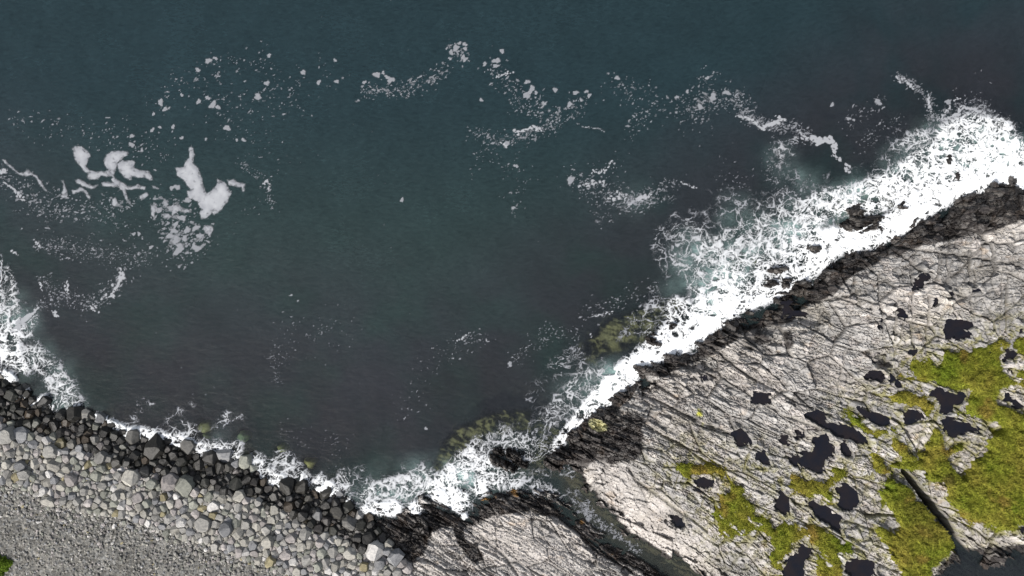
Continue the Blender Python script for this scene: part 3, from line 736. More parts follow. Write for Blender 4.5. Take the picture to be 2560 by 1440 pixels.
bc_ = np.repeat(gc[jj, ii] * rng.uniform(0.6, 1.5, (len(jj), 1)), 3, 0)
tag(mesh_from('grass', co, np.arange(len(co)).reshape(-1, 3), {'tint': bc_}, M_grass), kind='stuff', label='short blades of yellow green grass on the turf', cat='grass')

# ---------------------------------------------------------------- sea
def waves(u, v):
    return 0.05 * fbm(u / 3.5, v / 6.0, 701, 3)
sx = axis(-56, 56, 0.22, 900); sy = axis(-33, 33, 0.22, 900)
SU, SV = np.meshgrid(sx, sy)
sdl = np.maximum(samp(sd_land, SU, SV), samp(sd_isle, SU, SV))
dep = np.maximum(-sdl, 0); ssh = samp(F_shal, SU, SV); aer = samp(F_aer, SU, SV)
aern = np.clip(aer * 0.95 * (1.0 + 1.5 * fbm(SU / 2.2, SV / 2.2, 711, 4)), 0, 1)
pat = samp(F_patch, SU, SV)
turb = 0.42 + 0.5 * (1 - np.exp(-dep / 9.0))
turb = lerp(turb, 0.42, pat * 0.55 * sstep(18, 3, dep)) + 0.08 * fbm(SU / 6, SV / 6, 721, 4)
turb = np.where((np.abs(SU) > 56) | (SV > 32), 0.96, turb)
chs = samp(paint(S('1440,1210,34,1 1480,1290,34,1 1560,1340,30,1 1640,1390,26,1 1720,1440,30,1')), SU, SV)
turb = lerp(turb, 0.26, sstep(0.4, .95, ssh + 0.25 * fbm(SU / 1.6, SV / 1.6, 725, 3)) * 0.85); turb = lerp(turb, 0.35, sstep(0.2, 0.9, chs)); turb = turb * (1 - 0.6 * samp(paint(S('507,1075,26,1;603,1094,22,1;702,1126,20,1;771,1161,22,1')), SU, SV))
turb = np.clip(np.maximum(turb, aern * 0.95), 0.12, 0.985)
tealA = np.array([0.0135, 0.028, 0.034]); tealB = np.array([0.0195, 0.0345, 0.0345]); purp = np.array([0.025, 0.0265, 0.034])
sc_ = lerp(tealA, tealB, sstep(22, 0, SV)[..., None])
sc_ = lerp(sc_, purp, (pat * 0.85 * sstep(-0.5, 0.4, fbm(SU / 7, SV / 7, 731, 3) + 0.2))[..., None])
sc_ = lerp(sc_, np.array([0.058, 0.064, 0.056]), chs[..., None] * 0.8)
sc_ = lerp(sc_, np.array([0.25, 0.37, 0.36]), (aern ** 1.4)[..., None])
selall = np.ones((len(sy) - 1, len(sx) - 1), bool)
tag(grid_object('sea', SU, SV, waves(SU, SV), selall, {'tint': sc_, 'turbid': turb}, M_sea, True), kind='structure')
far = mesh_from('deep_seabed', np.array([[-900, -900, -9], [900, -900, -9], [900, 900, -9], [-900, 900, -9]], f32), np.array([[0, 1, 2, 3]]),
                {'tint': np.tile([0.03, 0.03, 0.03], (4, 1)), 'wet': np.zeros(4)}, M_seabed)
tag(far, kind='structure')

# ---------------------------------------------------------------- foam
FS = 0.06
fx = np.arange(-53.4, 53.4, FS, dtype=f32); fy = np.arange(-31, 31, FS, dtype=f32)
FU, FV = np.meshgrid(fx, fy)
cov = np.zeros(FU.shape, f32); whi = np.zeros(FU.shape, f32)
D = samp(F_surf, FU, FV)
mk = D > 0.04
u, v, d = FU[mk], FV[mk], D[mk]
wu = u + 0.9 * fbm(u / 2.4, v / 2.4, 801, 4) + 0.16 * fbm(u / 0.4, v / 0.4, 811, 2)
wv = v + 0.9 * fbm(u / 2.4, v / 2.4, 821, 4) + 0.16 * fbm(u / 0.4, v / 0.4, 831, 2)
_, E0, A0, _, _, _ = worley(wu / 1.9, wv / 1.5, 839, 1.0)
_, E1, A1, _, _, _ = worley(wu / 0.95, wv / 0.75, 841, 1.0)
_, E2, A2, _, _, _ = worley(wu / 0.40, wv / 0.32, 851, 1.0)
rg = 1 - np.abs(fbm(wu / 0.9, wv / 0.9, 861, 4, 0.6)) * 2.6
clump = fbm(u / 2.6, v / 2.6, 871, 4)
gran = fbm(u / 0.17, v / 0.17, 881, 2)
patch = fbm(u / 3.4, v / 3.4, 872, 3) * 0.6 + fbm(u / 1.1, v / 1.1, 873, 3) * 0.45
void = sstep(0.05, 0.45, fbm(u / 2.8 + 3, v / 2.2, 879, 3)) * sstep(1.1, 0.75, d)
wdt = 0.055 + 0.23 * np.clip(d, 0, 1.1) ** 2 * (1 + 0.8 * clump)
wdt = np.maximum(wdt, 0.02)
R1 = np.abs(fbm(wu / 1.5, wv / 1.2, 874, 3, 0.55)); R2 = np.abs(fbm(wu / 0.6 + 9, wv / 0.5, 875, 3, 0.6))
hi = sstep(0.35, 0.8, d)
vary = 0.45 + 1.1 * sstep(-0.4, 0.5, fbm(u / 0.8, v / 0.8, 876, 3))
wdt = wdt * vary * (1 - 0.68 * void)
line = np.maximum.reduce([np.exp(-(E0 / wdt * 1.7) ** 2), lerp(0.45, 0.8, hi) * np.exp(-(E1 / wdt / 0.9) ** 2) * sstep(0.1, 0.5, A0 + hi * 0.5), (0.2 + 0.6 * hi) * np.exp(-(E2 / wdt / 0.8) ** 2) * sstep(0.35, 0.7, A1),
    0.95 * np.exp(-(R1 / wdt / 0.50) ** 2), (0.3 + 0.5 * hi) * np.exp(-(R2 / wdt / 0.42) ** 2)])
clot = sstep(0.30, 0.62, 0.5 * fbm(wu / 0.7, wv / 0.6, 877, 4, 0.6) + 0.5 * fbm(wu / 2.2, wv / 1.8, 878, 3) + 0.30 * d + 0.05)
line = np.maximum(line, clot * 0.9)
where = sstep(0.34, 0.02, 0.52 - d * 1.05 + 0.55 * patch)
dens = d * (1 + 0.45 * clump) - 0.3 * void + 0.35 * patch + 4.0 * np.maximum(d - 1.03, 0)
fill = sstep(0.92, 1.28, dens + 0.10 * gran + 0.25 * (line - 0.4))
al = np.clip(np.maximum(line * where * lerp(0.72, 1.0, sstep(0.3, 0.8, d)) * (1 + 0.25 * gran), fill), 0, 1)
al = np.maximum(al, 0.16 * sstep(0.5, 1.0, dens) * (1 + gran) * sstep(0.03, 0.3, d)) * sstep(0.03, 0.15, d)
al = lerp(al, sstep(0.12, 0.72, al), 0.75)
cov[mk] = np.clip(al, 0, 1)
whi[mk] = sstep(0.25, 0.85, d) * 0.75 + 0.25 * sstep(0.5, 1, d)

def stamp(px, py, r, el=1.0, ang=0.0, seed=0, a=0.85, w=0.45, rag=0.45):
    """one raft of foam, ragged outline"""
    cu, cv = U(px), V(py); rr = r / PX; R_ = rr * max(el, 1) * 1.7 + 0.1
    i0 = int((cu - R_ - fx[0]) / FS); i1 = int((cu + R_ - fx[0]) / FS) + 1; j0 = int((cv - R_ - fy[0]) / FS); j1 = int((cv + R_ - fy[0]) / FS) + 1
    i0 = max(i0, 0); j0 = max(j0, 0)
    if i1 <= i0 or j1 <= j0 or i0 >= len(fx) or j0 >= len(fy): return
    w_ = (slice(j0, j1), slice(i0, i1)); x = FU[w_] - cu; y = FV[w_] - cv
    c, s = math.cos(ang), math.sin(ang)
    xr = (x * c + y * s) / (rr * el); yr = (-x * s + y * c) / rr
    th = np.arctan2(yr, xr)
    ra = 1 + rag * (0.5 * np.sin(th * 2 + seed) + 0.35 * np.sin(th * 3 + seed * 2.3) + 0.25 * np.sin(th * 5 + seed * 4.1)) * 0.7
    q = sstep(1.12, 0.82, np.hypot(xr, yr) / ra) * a
    up = q > cov[w_]
    cov[w_] = np.where(up, q, cov[w_]); whi[w_] = np.where(up & (q > 0.1), w, whi[w_])

big = S('''521,152,8,0 539,146,5,0 495,175,6,0 402,256,9,0 413,273,7,0 455,238,5,0 520,245,6,0 497,254,7,0 532,262,9,0 545,268,6,0 645,242,8,0 667,208,6,0 568,320,9,0 942,187,9,0 958,182,5,0
978,200,8,0 968,193,6,0 1128,131,7,0 1140,120,8,0 1149,108,5,0 1162,111,6,0 1163,122,5,0 1158,143,6,0 1163,149,6,0 1125,147,4,0 758,181,6,0 797,206,6,0 842,204,6,0 838,151,5,0 673,139,5,0 1241,152,8,0 1240,165,6,0
1255,128,6,0 1212,160,5,0 911,206,5,0 1543,195,7,0 1388,225,6,0 1439,232,6,0 1466,229,5,0 1453,250,5,0 1473,239,6,0 1424,261,8,0 1360,259,6,0 1316,239,9,0 1330,222,9,0 1325,230,7,0 1318,205,6,0 1340,232,5,0
1782,243,10,0 1817,232,7,0 1750,267,8,0 1718,229,5,0 1692,243,5,0 1268,358,7,0 1203,250,5,0 1427,450,9,0 1768,195,5,0 2195,255,8,0 2370,255,7,0 2080,262,5,0 2122,297,5,0 2134,300,4,0
433,317,6,0 330,340,6,0 330,362,7,0 355,375,5,0 515,348,4,0 384,285,5,0 609,350,5,0 592,350,4,0 455,345,5,0 381,325,5,0 400,318,4,0 1005,500,6,0 1283,520,5,0 1290,415,5,0 443,468,9,0 430,470,6,0
455,545,9,0 430,520,8,0 470,500,7,0 468,575,9,0 440,560,7,0 425,590,8,0 450,620,12,0 440,600,9,0 490,570,8,0 500,590,7,0 462,596,8,0 420,540,6,0 520,575,12,0 487,618,9,0 495,622,7,0 445,628,9,0 436,577,7,0
348,585,5,0 335,585,5,0 378,618,5,0 395,525,8,0 415,510,6,0 745,752,3,0 728,738,3,0 1065,1071,4,0 1275,910,7,0''')[0]
for k, (x, y, r, _) in enumerate(big):
    stamp(x, y, r * 0.85, random.uniform(0.9, 1.5), random.uniform(-0.5, 0.8), k * 1.7, 0.74, 0.10, 0.6)
streaks = S('''1240,193,3,0 1260,187,4,0 1287,180,3,0; 1283,332,6,0 1305,328,5,0 1330,319,5,0 1353,326,6,0;1250,355,3,0 1262,360,5,0 1275,364,3,0;1478,430,4,0 1510,428,4,0 1530,403,4,0 1538,418,2,0;1450,465,5,0 1480,458,5,0 1508,452,5,0 1508,470,3,0;
1522,492,4,0 1535,500,7,0 1550,482,4,0 1565,488,3,0 1560,508,3,0;1572,510,4,0 1600,497,8,0 1628,480,4,0;1905,320,6,0 1930,308,9,0 1962,296,5,0;1840,290,4,0 1880,300,5,0 1910,325,5,0;2015,345,6,0 2050,352,10,0 2078,352,9,0 2088,372,7,0 2080,385,5,0 2100,400,5,0;
2010,345,5,0 1995,325,4,0;2110,412,6,0 2125,430,8,0;2240,190,4,0 2248,205,4,0;2255,195,4,0 2270,212,5,0 2288,220,4,0;2320,240,5,0 2322,262,5,0 2326,280,4,0;2375,262,4,0 2365,280,5,0 2345,300,4,0;2350,300,4,0 2390,290,6,0 2410,268,6,0 2440,275,6,0 2460,285,5,0 2490,300,4,0;
2385,250,4,0 2400,245,3,0;1437,306,1.5,0 1460,318,2,0 1500,322,2,0 1515,332,1.5,0;225,765,7,0 245,775,5,0;255,745,6,0 280,738,6,0 295,710,5,0 305,690,8,0 302,672,5,0;100,705,4,0 104,725,4,0;130,775,5,0 145,790,8,0;170,735,4,0 165,705,4,0;
30,632,5,0 45,635,4,0;90,605,4,0 105,618,5,0;100,770,4,0 60,800,10,0 40,830,8,0;660,460,4,0 668,450,4,0 672,480,3,0;10,455,3,0 40,478,5,0 60,500,4,0;1140,855,3,0 1160,842,4,0 1175,830,3,0;1215,845,3,0 1222,860,3,0;0,425,6,0 14,432,7,0;
1475,830,4,0 1480,845,3,0;1530,780,3,0 1480,790,3,0;1700,455,3,0 1740,470,4,0''')
for st in streaks:
    for a_, b_ in zip(st[:-1], st[1:]):
        n = max(3, int(math.hypot(b_[0] - a_[0], b_[1] - a_[1]) / 2.4))
        for q in range(n):
            t = (q + random.random()) / n
            stamp(a_[0] + (b_[0] - a_[0]) * t + random.gauss(0, a_[2] * .5), a_[1] + (b_[1] - a_[1]) * t + random.gauss(0, a_[2] * .5), (a_[2] + (b_[2] - a_[2]) * t) * random.uniform(.2, .65),
                  random.uniform(1, 1.8), -math.atan2(b_[1] - a_[1], b_[0] - a_[0]) + random.gauss(0, .4), q * 1.3, 0.85, 0.2)
# drifting flecks: (polyline x,y,width,count-per-100px), size range
trails = [('380,260,40,28 480,200,50,32 560,160,36,28 680,150,40,14 700,240,60,24 560,260,60,40 500,270,40,36', 1.0, 3.4), ('690,250,50,20 840,190,50,18 800,150,24,9', 1.0, 3.2),
 ('560,310,50,26 640,350,60,24 700,400,40,12', .9, 2.8), ('20,290,36,12 250,340,44,34 360,370,46,44 440,380,24,24', 1.0, 3.2), ('900,230,20,50 1010,225,22,90 1070,200,20,80 1125,170,18,60', 1.0, 3.6),
 ('1120,110,14,60 1160,150,20,60', 1.2, 3.5), ('1230,170,26,50 1300,250,30,70 1350,290,30,85 1400,290,26,70 1470,250,30,60', 1.0, 3.4), ('1180,330,20,70 1260,355,16,95 1345,330,18,100 1400,300,20,80', .9, 3.0),
 ('1530,200,34,50 1640,260,40,55 1600,300,34,60 1570,330,20,30', 1.0, 3.0), ('1690,260,34,90 1750,280,34,110 1790,245,36,110 1840,250,28,120 1870,275,24,130', 1.0, 3.4),
 ('1740,190,36,26 1800,230,30,60', 1.0, 3), ('1850,280,14,140 1890,305,14,170 1930,315,14,180 1990,320,16,150 2030,345,20,140', 1.0, 3.2), ('1420,440,30,60 1480,470,30,110 1540,500,36,130 1600,500,30,110 1660,475,24,80 1690,450,20,50', .9, 3.0),
 ('1500,420,40,45 1560,440,40,30', .8, 2.2), ('1180,380,16,26 1250,370,40,24 1300,450,36,30 1280,540,16,22', .8, 2.6), ('1180,420,30,18 1190,450,10,26', .8, 2.4), ('1500,520,30,80 1520,555,16,60', .8, 2.4),
 ('2240,190,14,80 2290,215,12,90 2325,250,12,120 2325,310,12,120', 1, 3), ('2340,300,18,110 2400,270,24,120 2450,270,20,130 2500,300,20,110', 1, 3), ('2110,310,30,30 2180,270,20,40 2210,250,16,60', 1, 3),
 ('2410,230,60,12 2480,240,40,10', 1, 2.6), ('0,430,20,60 50,480,40,130 120,520,50,120 240,530,30,90 330,500,30,60', .9, 3.2), ('400,500,30,100 450,560,60,190 440,620,40,150 520,590,30,90', 1.2, 5.0),
 ('280,540,50,40 330,600,50,46 380,640,50,36', .9, 2.8), ('90,610,14,110 180,620,26,110 300,640,34,80 370,660,24,40', .8, 2.6), ('100,700,14,90 170,740,34,100 230,770,26,90 300,700,20,130 305,665,10,80', .9, 3.0),
 ('80,770,20,90 170,740,20,70', .9, 2.8), ('600,410,12,40 665,450,14,60 680,520,12,46', .9, 3), ('580,540,50,14 680,500,30,10', .8, 2.2), ('680,880,10,30 690,960,12,36 720,800,40,22 860,860,40,26 830,800,40,14', .7, 2.0),
 ('1000,1000,34,16 1100,900,40,18 1160,850,24,60 1225,840,16,50', .8, 2.4), ('1000,1060,30,10 1060,1000,24,16', .9, 2.4), ('1280,900,20,40 1330,870,24,60 1370,825,20,60 1440,840,26,50', .8, 2.2),
 ('1460,790,20,50 1540,760,24,50 1600,720,20,40', .8, 2.6), ('1640,740,16,60 1630,700,12,60', .8, 2.4), ('1840,480,60,40 1900,480,60,30 1760,440,50,24', .7, 2.4), ('2140,380,20,50 2200,330,30,50 2260,300,20,40', .7, 2.4),
 ('1700,330,60,14 1780,330,50,12', .7, 2.0), ('600,160,300,1.5 1200,330,200,1.5', .7, 1.6), ('300,900,200,2 700,700,260,2 1000,900,200,2', .6, 1.3), ('1940,360,30,60 1930,450,20,60 2030,460,20,50', .7, 2.2), ('1500,700,100,3 1400,620,80,3', .6, 1.4),
 ('440,1040,60,8 620,980,60,6', .6, 1.6), ('700,1040,30,22 740,1100,26,22 870,1100,40,14 830,1150,30,18', .6, 1.8), ('1450,1260,14,60 1500,1310,12,90 1550,1345,12,70 1600,1380,10,40', 1.2, 4.0)]
for txt, r0, r1 in trails:
    st = S(txt)[0]
    if len(st) == 1: st = st * 2
    for a_, b_ in zip(st[:-1], st[1:]):
        L = math.hypot(b_[0] - a_[0], b_[1] - a_[1])
        n = int(L / 100 * (a_[3] + b_[3]) / 2 * 1.5)
        for q in range(n):
            t = random.random(); wdt = a_[2] + (b_[2] - a_[2]) * t
            r = 0.70 * (r0 + (r1 - r0) * random.random() ** 3.4)
            x = a_[0] + (b_[0] - a_[0]) * t + random.gauss(0, wdt * .55); y = a_[1] + (b_[1] - a_[1]) * t + random.gauss(0, wdt * .55)
            stamp(x, y, r, random.choice((1, 1.3, 1.8, 2.6)), random.gauss(0.3, .6), q * 1.1, random.uniform(0.38, 0.72), 0.08, 0.6)

# large floating rafts, each its own thing
FR = (3.13, 0, 340)
RAFTS = [(P(t, *FR), l) for t, l in (
 ('565 100 590 80 640 82 685 115 712 158 690 195 678 235 700 270 760 278 850 272 880 300 900 322 860 318 790 312 770 340 700 345 682 320 685 295 650 262 620 225 590 190 580 150', 'tadpole-shaped pale foam raft with a curling tail, leftmost of the big rafts'),
 ('808 190 825 160 870 120 930 113 1010 125 1000 150 960 180 930 200 915 235 910 270 895 305 870 298 850 266 820 230', 'hooked pale foam raft touching the tail of the tadpole-shaped one'),
 ('922 215 960 190 1055 198 1060 215 1045 245 1060 258 1160 275 1190 310 1198 345 1180 350 1130 325 1080 330 1030 310 1040 345 1010 345 970 320 940 280 922 255', 'wing-shaped pale foam raft trailing right of the hooked one'),
 ('800 365 850 355 900 375 870 345 885 325 930 345 980 375 1000 395 1080 378 1140 400 1140 420 1080 415 1030 420 985 420 1000 480 1035 545 1020 545 985 500 960 430 930 400 860 400 800 390', 'branching streak of pale foam below the wing-shaped raft'),
 ('1372 250 1440 240 1450 200 1480 175 1483 90 1500 70 1512 100 1525 150 1510 215 1560 260 1580 330 1600 410 1620 450 1680 400 1700 370 1700 335 1730 345 1780 385 1800 430 1815 430 1790 510 1740 570 1680 620 1660 600 1625 640 1575 652 1562 600 1575 575 1540 510 1470 485 1465 430 1490 425 1440 350 1390 310', 'largest floating foam raft, shaped like a thick hook'),
 ('1780 345 1830 340 1860 360 1920 375 1918 430 1905 440 1890 400 1830 395 1790 385', 'small curved foam raft just right of the largest one'),
 ('590 345 620 338 690 375 740 395 770 378 775 392 720 415 670 400 600 370', 'slim foam raft right under the tadpole-shaped one'),
 ('565 425 600 420 640 400 680 425 710 480 700 500 670 455 640 430 600 445 570 452', 'thin arched foam raft lowest in the left group'),
 ('18 185 45 190 100 245 150 290 190 285 215 258 240 280 290 310 330 370 378 440 350 425 310 375 280 320 240 308 180 312 120 280 50 220', 'long thin foam streak near the left edge of the sea'),
 ('480 350 500 345 510 390 532 450 530 485 495 492 478 470 495 420 500 380', 'small upright foam raft between the left streak and the rafts'),
 ('1180 545 1220 535 1238 590 1210 600 1215 660 1190 620 1180 590', 'small foam raft left below the largest raft'),
 ('1345 560 1390 525 1420 560 1480 575 1500 595 1450 600 1400 590 1350 620', 'small foam raft spread like an arrowhead below the largest raft'),
 ('880 490 905 480 930 530 970 558 940 558 890 545 875 525', 'small triangular foam raft under the branching streak'),
 ('1265 610 1320 608 1340 630 1290 650', 'small oval foam raft below the arrowhead raft'),
 ('1600 700 1660 700 1672 740 1640 780 1605 750', 'small dense foam raft straight below the largest one'),
 ('1090 470 1150 440 1170 460 1110 505 1090 495', 'small foam raft lying below the wing-shaped one'))]
for pp, lab in RAFTS:
    xs = [U(p[0]) for p in pp]; ys = [V(p[1]) for p in pp]
    i0, i1 = np.searchsorted(fx, [min(xs) - .4, max(xs) + .4]); j0, j1 = np.searchsorted(fy, [min(ys) - .4, max(ys) + .4])
    w = (slice(j0, j1), slice(i0, i1)); uu, vv = FU[w], FV[w]
    s_ = poly_sdf(pp, uu * PX + 1280, 720 - vv * PX) + 0.16 * fbm(uu / 0.5, vv / 0.5, 901, 4, 0.65)
    hole = sstep(0.25, 0.55, fbm(uu / 0.5 + 7, vv / 0.4, 905, 4, 0.6) + 0.35 * sstep(0.45, 0.0, s_))
    c_ = sstep(-0.06, 0.10, s_) * (0.90 - 0.45 * hole)
    wh = 0.10 + 0.14 * sstep(0.1, 0.7, s_) + 0.14 * fbm(uu / 0.7, vv / 0.7, 911, 4)
    keep = c_ > 0.04
    sel = keep[:-1, :-1] | keep[1:, 1:] | keep[1:, :-1] | keep[:-1, 1:]
    zz = waves(uu, vv) + 0.05 + 0.05 * sstep(0, .3, s_)
    o = grid_object('foam_raft', uu, vv, zz, sel, {'cover': c_, 'white': np.clip(wh, 0, 1)}, M_foam, True)
    tag(o, lab, 'foam', 'large rafts of foam drifting on the sea')

keep = cov > 0.04
sel = keep[:-1, :-1] | keep[1:, 1:] | keep[1:, :-1] | keep[:-1, 1:]
FZ = waves(FU, FV) + 0.035 + 0.10 * cov * whi
FZ[mk] += sstep(0.4, 1.0, d) * (0.16 + 0.22 * fbm(wu / 0.9, wv / 0.9, 891, 4, 0.6))
tag(grid_object('sea_foam', FU, FV, FZ, sel, {'cover': cov, 'white': whi}, M_foam, True), kind='stuff', label='white surf foam and drifting foam flecks on the dark sea', cat='foam')

# ---------------------------------------------------------------- boulders
def inside(poly, x, y):
    r = False; n = len(poly)
    for i in range(n):
        ax_, ay_ = poly[i]; bx2, by2 = poly[(i + 1) % n]
        if (ay_ > y) != (by2 > y) and x < (bx2 - ax_) * (y - ay_) / (by2 - ay_) + ax_: r = not r
    return r

def near_val(F, px, py):
    return float(F[int(np.clip((py + 500) / 5, 0, len(GY) - 1)), int(np.clip((px + 600) / 5, 0, len(GX) - 1))])

seeds = [(27, 990, 17), (187, 1040, 19), (330, 1097, 17), (385, 1125, 27), (467, 1121, 17), (125, 1130, 18), (12, 1092, 21), (50, 1088, 22), (325, 1195, 22), (362, 1180, 15), (420, 1208, 21),
         (460, 1216, 25), (508, 1310, 22), (562, 1325, 18), (935, 1380, 23), (840, 1283, 18), (872, 1311, 20), (108, 1008, 15), (125, 1128, 14), (560, 1142, 17), (525, 1150, 18), (715, 1222, 20),
         (752, 1222, 17), (85, 1165, 18), (240, 1190, 15), (120, 1255, 13), (250, 1145, 15), (292, 1157, 15), (245, 1140, 13), (500, 1165, 17), (610, 1160, 15), (580, 1142, 16), (985, 1398, 17)]
pts = []
arr = np.zeros((6000, 3))
for s_ in seeds:
    if all(math.hypot(s_[0] - q[0], s_[1] - q[1]) > 0.62 * (s_[2] + q[2]) for q in pts):
        arr[len(pts)] = s_; pts.append(s_)
cands = []
for rr, cnt in ((16, 14), (13, 70), (10.8, 320), (8.8, 700), (7.2, 1100), (5.6, 1500), (4.2, 1600)):
    cands += [rr * random.uniform(0.9, 1.12) for _ in range(cnt)]
for r in cands:
    for _ in range(28):
        x = random.uniform(-60, 1020); y = random.uniform(930, 1480)
        sdz = near_val(sd_bz, x, y) * PX
        if sdz < 1: continue
        # smaller stones toward the gravel and toward the crest
        edge = (y - np.interp(x, [p[0] for p in BOULDER_EDGE[:12]], [p[1] for p in BOULDER_EDGE[:12]]))
        lim = 20 if edge < -110 else np.interp(edge, [-110, -60, -20, 10], [20, 17, 12, 8])
        if x > 620: lim = max(lim, 15 if edge < -10 else 9)
        if r > lim: continue
        n = len(pts)
        dd_ = np.hypot(arr[:n, 0] - x, arr[:n, 1] - y)
        if n and (dd_ < 0.80 * (arr[:n, 2] + r)).any(): continue
        arr[n] = (x, y, r); pts.append((x, y, r)); break
print('boulders', len(pts))
N = len(pts); A = arr[:N]

def clip_poly(poly, nx, ny, c):
    out = []
    for i in range(len(poly)):
        p = poly[i]; q = poly[(i + 1) % len(poly)]
        dp = nx * p[0] + ny * p[1] - c; dq = nx * q[0] + ny * q[1] - c
        if dp <= 0: out.append(p)
        if dp * dq < 0:
            t = dp / (dp - dq); out.append((p[0] + (q[0] - p[0]) * t, p[1] + (q[1] - p[1]) * t))
    return out

ZC = lambda u, v: float(macro[min(len(ay) - 1, np.searchsorted(ay, v)), min(len(ax) - 1, np.searchsorted(ax, u))])
palette = [((0.24, 0.235, 0.22), 'grey'), ((0.29, 0.28, 0.25), 'beige'), ((0.285, 0.265, 0.255), 'pinkish'), ((0.215, 0.22, 0.19), 'greenish'),
           ((0.185, 0.188, 0.193), 'bluish'), ((0.42, 0.41, 0.395), 'whitish'), ((0.22, 0.195, 0.12), 'ochre')]
pw = [30, 22, 16, 13, 12, 6, 2]

def make_boulder(i):
    """closed block cut by planes out of its share of the pile; returns verts, faces, tint info"""
    x, y, r = A[i]
    rnd = random.Random(i * 7 + 1)
    R = r * 1.45
    ang0 = rnd.uniform(0, 6.28)
    el = rnd.uniform(1.0, 1.25); ea = rnd.uniform(0, 3.14)
    poly = [(R * math.cos(ang0 + k * math.pi / 3.5), R * math.sin(ang0 + k * math.pi / 3.5)) for k in range(7)]
    poly = [(p[0] * (1 + rnd.uniform(-.14, .1)), p[1] * (1 + rnd.uniform(-.14, .1))) for p in poly]
    d_ = np.hypot(A[:, 0] - x, A[:, 1] - y)
    for j in np.nonzero((d_ < 70) & (d_ > 0.1))[0]:
        dx, dy = A[j, 0] - x, A[j, 1] - y; dd = d_[j]
        c = (dd * dd + r * r - A[j, 2] ** 2) / (2 * dd)
        poly = clip_poly(poly, dx / dd, dy / dd, c * 0.96)
        if len(poly) < 3: return None
    s = r / PX
    u0, v0 = U(x), V(y)
    zb = ZC(u0, v0)
    cx = sum(p[0] for p in poly) / len(poly); cy = sum(p[1] for p in poly) / len(poly)
    pm = [((p[0] - cx) / PX, -(p[1] - cy) / PX) for p in poly][::-1]
    n = len(pm)
    planes = []
    for k in range(n):
        a, b = pm[k], pm[(k + 1) % n]
        ex, ey = b[0] - a[0], b[1] - a[1]; L = math.hypot(ex, ey)
        if L < 0.04: continue
        nx, ny = ey / L, -ex / L
        c = nx * a[0] + ny * a[1]
        if c < 0: nx, ny, c = -nx, -ny, -c
        tz = rnd.uniform(-0.05, 0.32)
        q = math.sqrt(1 + tz * tz)
        planes.append((nx / q, ny / q, tz / q, (c + tz * 0.15 * s) / q))
    hgt = s * rnd.uniform(0.5, 0.85)
    a = rnd.uniform(0, 6.28); t = rnd.uniform(0.02, 0.30)
    v = Vector((math.cos(a) * t, math.sin(a) * t, 1)).normalized(); planes.append((v.x, v.y, v.z, hgt * v.z))
    for _ in range(rnd.choice((2, 3, 4))):
        a = rnd.uniform(0, 6.28); t = rnd.uniform(0.5, 1.5)
        v = Vector((math.cos(a) * t, math.sin(a) * t, 1)).normalized(); planes.append((v.x, v.y, v.z, hgt * rnd.uniform(0.95, 1.25)))
    planes.append((0, 0, -1, s * 0.7))
    PL = np.array(planes); m = len(PL)
    idx = [(a_, b_, c_) for a_ in range(m) for b_ in range(a_ + 1, m) for c_ in range(b_ + 1, m)]
    idx = np.array(idx)
    Mx = PL[idx][:, :, :3]; rhs = PL[idx][:, :, 3]
    det_ = np.linalg.det(Mx); ok = np.abs(det_) > 1e-3
    sol = np.linalg.solve(Mx[ok], rhs[ok][..., None])[..., 0]
    good = (sol @ PL[:, :3].T <= PL[:, 3] + 1e-5).all(1)
    sol = sol[good]
    if len(sol) < 5: return None
    bm = bmesh.new()
    keepv = []
    for p in sol:
        if all((p[0] - q[0]) ** 2 + (p[1] - q[1]) ** 2 + (p[2] - q[2]) ** 2 > 0.0004 for q in keepv): keepv.append(p)
    for p in keepv: bm.verts.new(p)
    try:
        bmesh.ops.convex_hull(bm, input=bm.verts[:])
    except Exception:
        bm.free(); return None
    loose = [v_ for v_ in bm.verts if not v_.link_faces]
    bmesh.ops.delete(bm, geom=loose, context='VERTS')
    bmesh.ops.dissolve_limit(bm, angle_limit=0.06, verts=bm.verts[:], edges=bm.edges[:])
    if r > 5.5:
        bmesh.ops.bevel(bm, geom=bm.edges[:], offset=s * rnd.uniform(0.06, 0.17), segments=2 if r > 8.5 else 1, profile=0.6, affect='EDGES', clamp_overlap=True)
    bmesh.ops.triangulate(bm, faces=bm.faces[:])
    if r > 11:
        bmesh.ops.subdivide_edges(bm, edges=[e for e in bm.edges if e.calc_length() > 0.22], cuts=1, use_grid_fill=True)
        bmesh.ops.triangulate(bm, faces=bm.faces[:])
    for v_ in bm.verts:
        nn = mnoise.noise(Vector((v_.co.x * 3 + i, v_.co.y * 3, v_.co.z * 3)))
        v_.co += v_.co.normalized() * nn * 0.07 * s
    bmesh.ops.recalc_face_normals(bm, faces=bm.faces[:])
    bm.verts.index_update()
    co = np.array([v_.co[:] for v_ in bm.verts]); fc = np.array([[v_.index for v_ in f.verts] for f in bm.faces])
    bm.free()
    z0 = zb + s * 0.12 + rnd.uniform(-.28, .28) * s + 0.05
    kx = 1 - max(z0 + hgt * 0.4, 0) / HCAM
    loc = ((u0 + cx / PX) * kx, (v0 - cy / PX) * kx, z0)
    dk = near_val(F_darkb, x, y) + rnd.uniform(-.38, .38)
    k = rnd.choices(range(7), pw)[0]
    base = np.array(palette[k][0]) * rnd.uniform(0.75, 1.25); cname = palette[k][1]; wetv = 0.0
    if dk > 0.45:
        wetv = 1.0
        if rnd.random() < 0.12: base = base * 0.5; cname = 'damp ' + cname
        elif rnd.random() < 0.12: base = np.array([0.045, 0.036, 0.027]) * rnd.uniform(.7, 1.4); cname = 'wet brown'
        else: base = base * rnd.uniform(0.045, 0.17); cname = 'wet black'
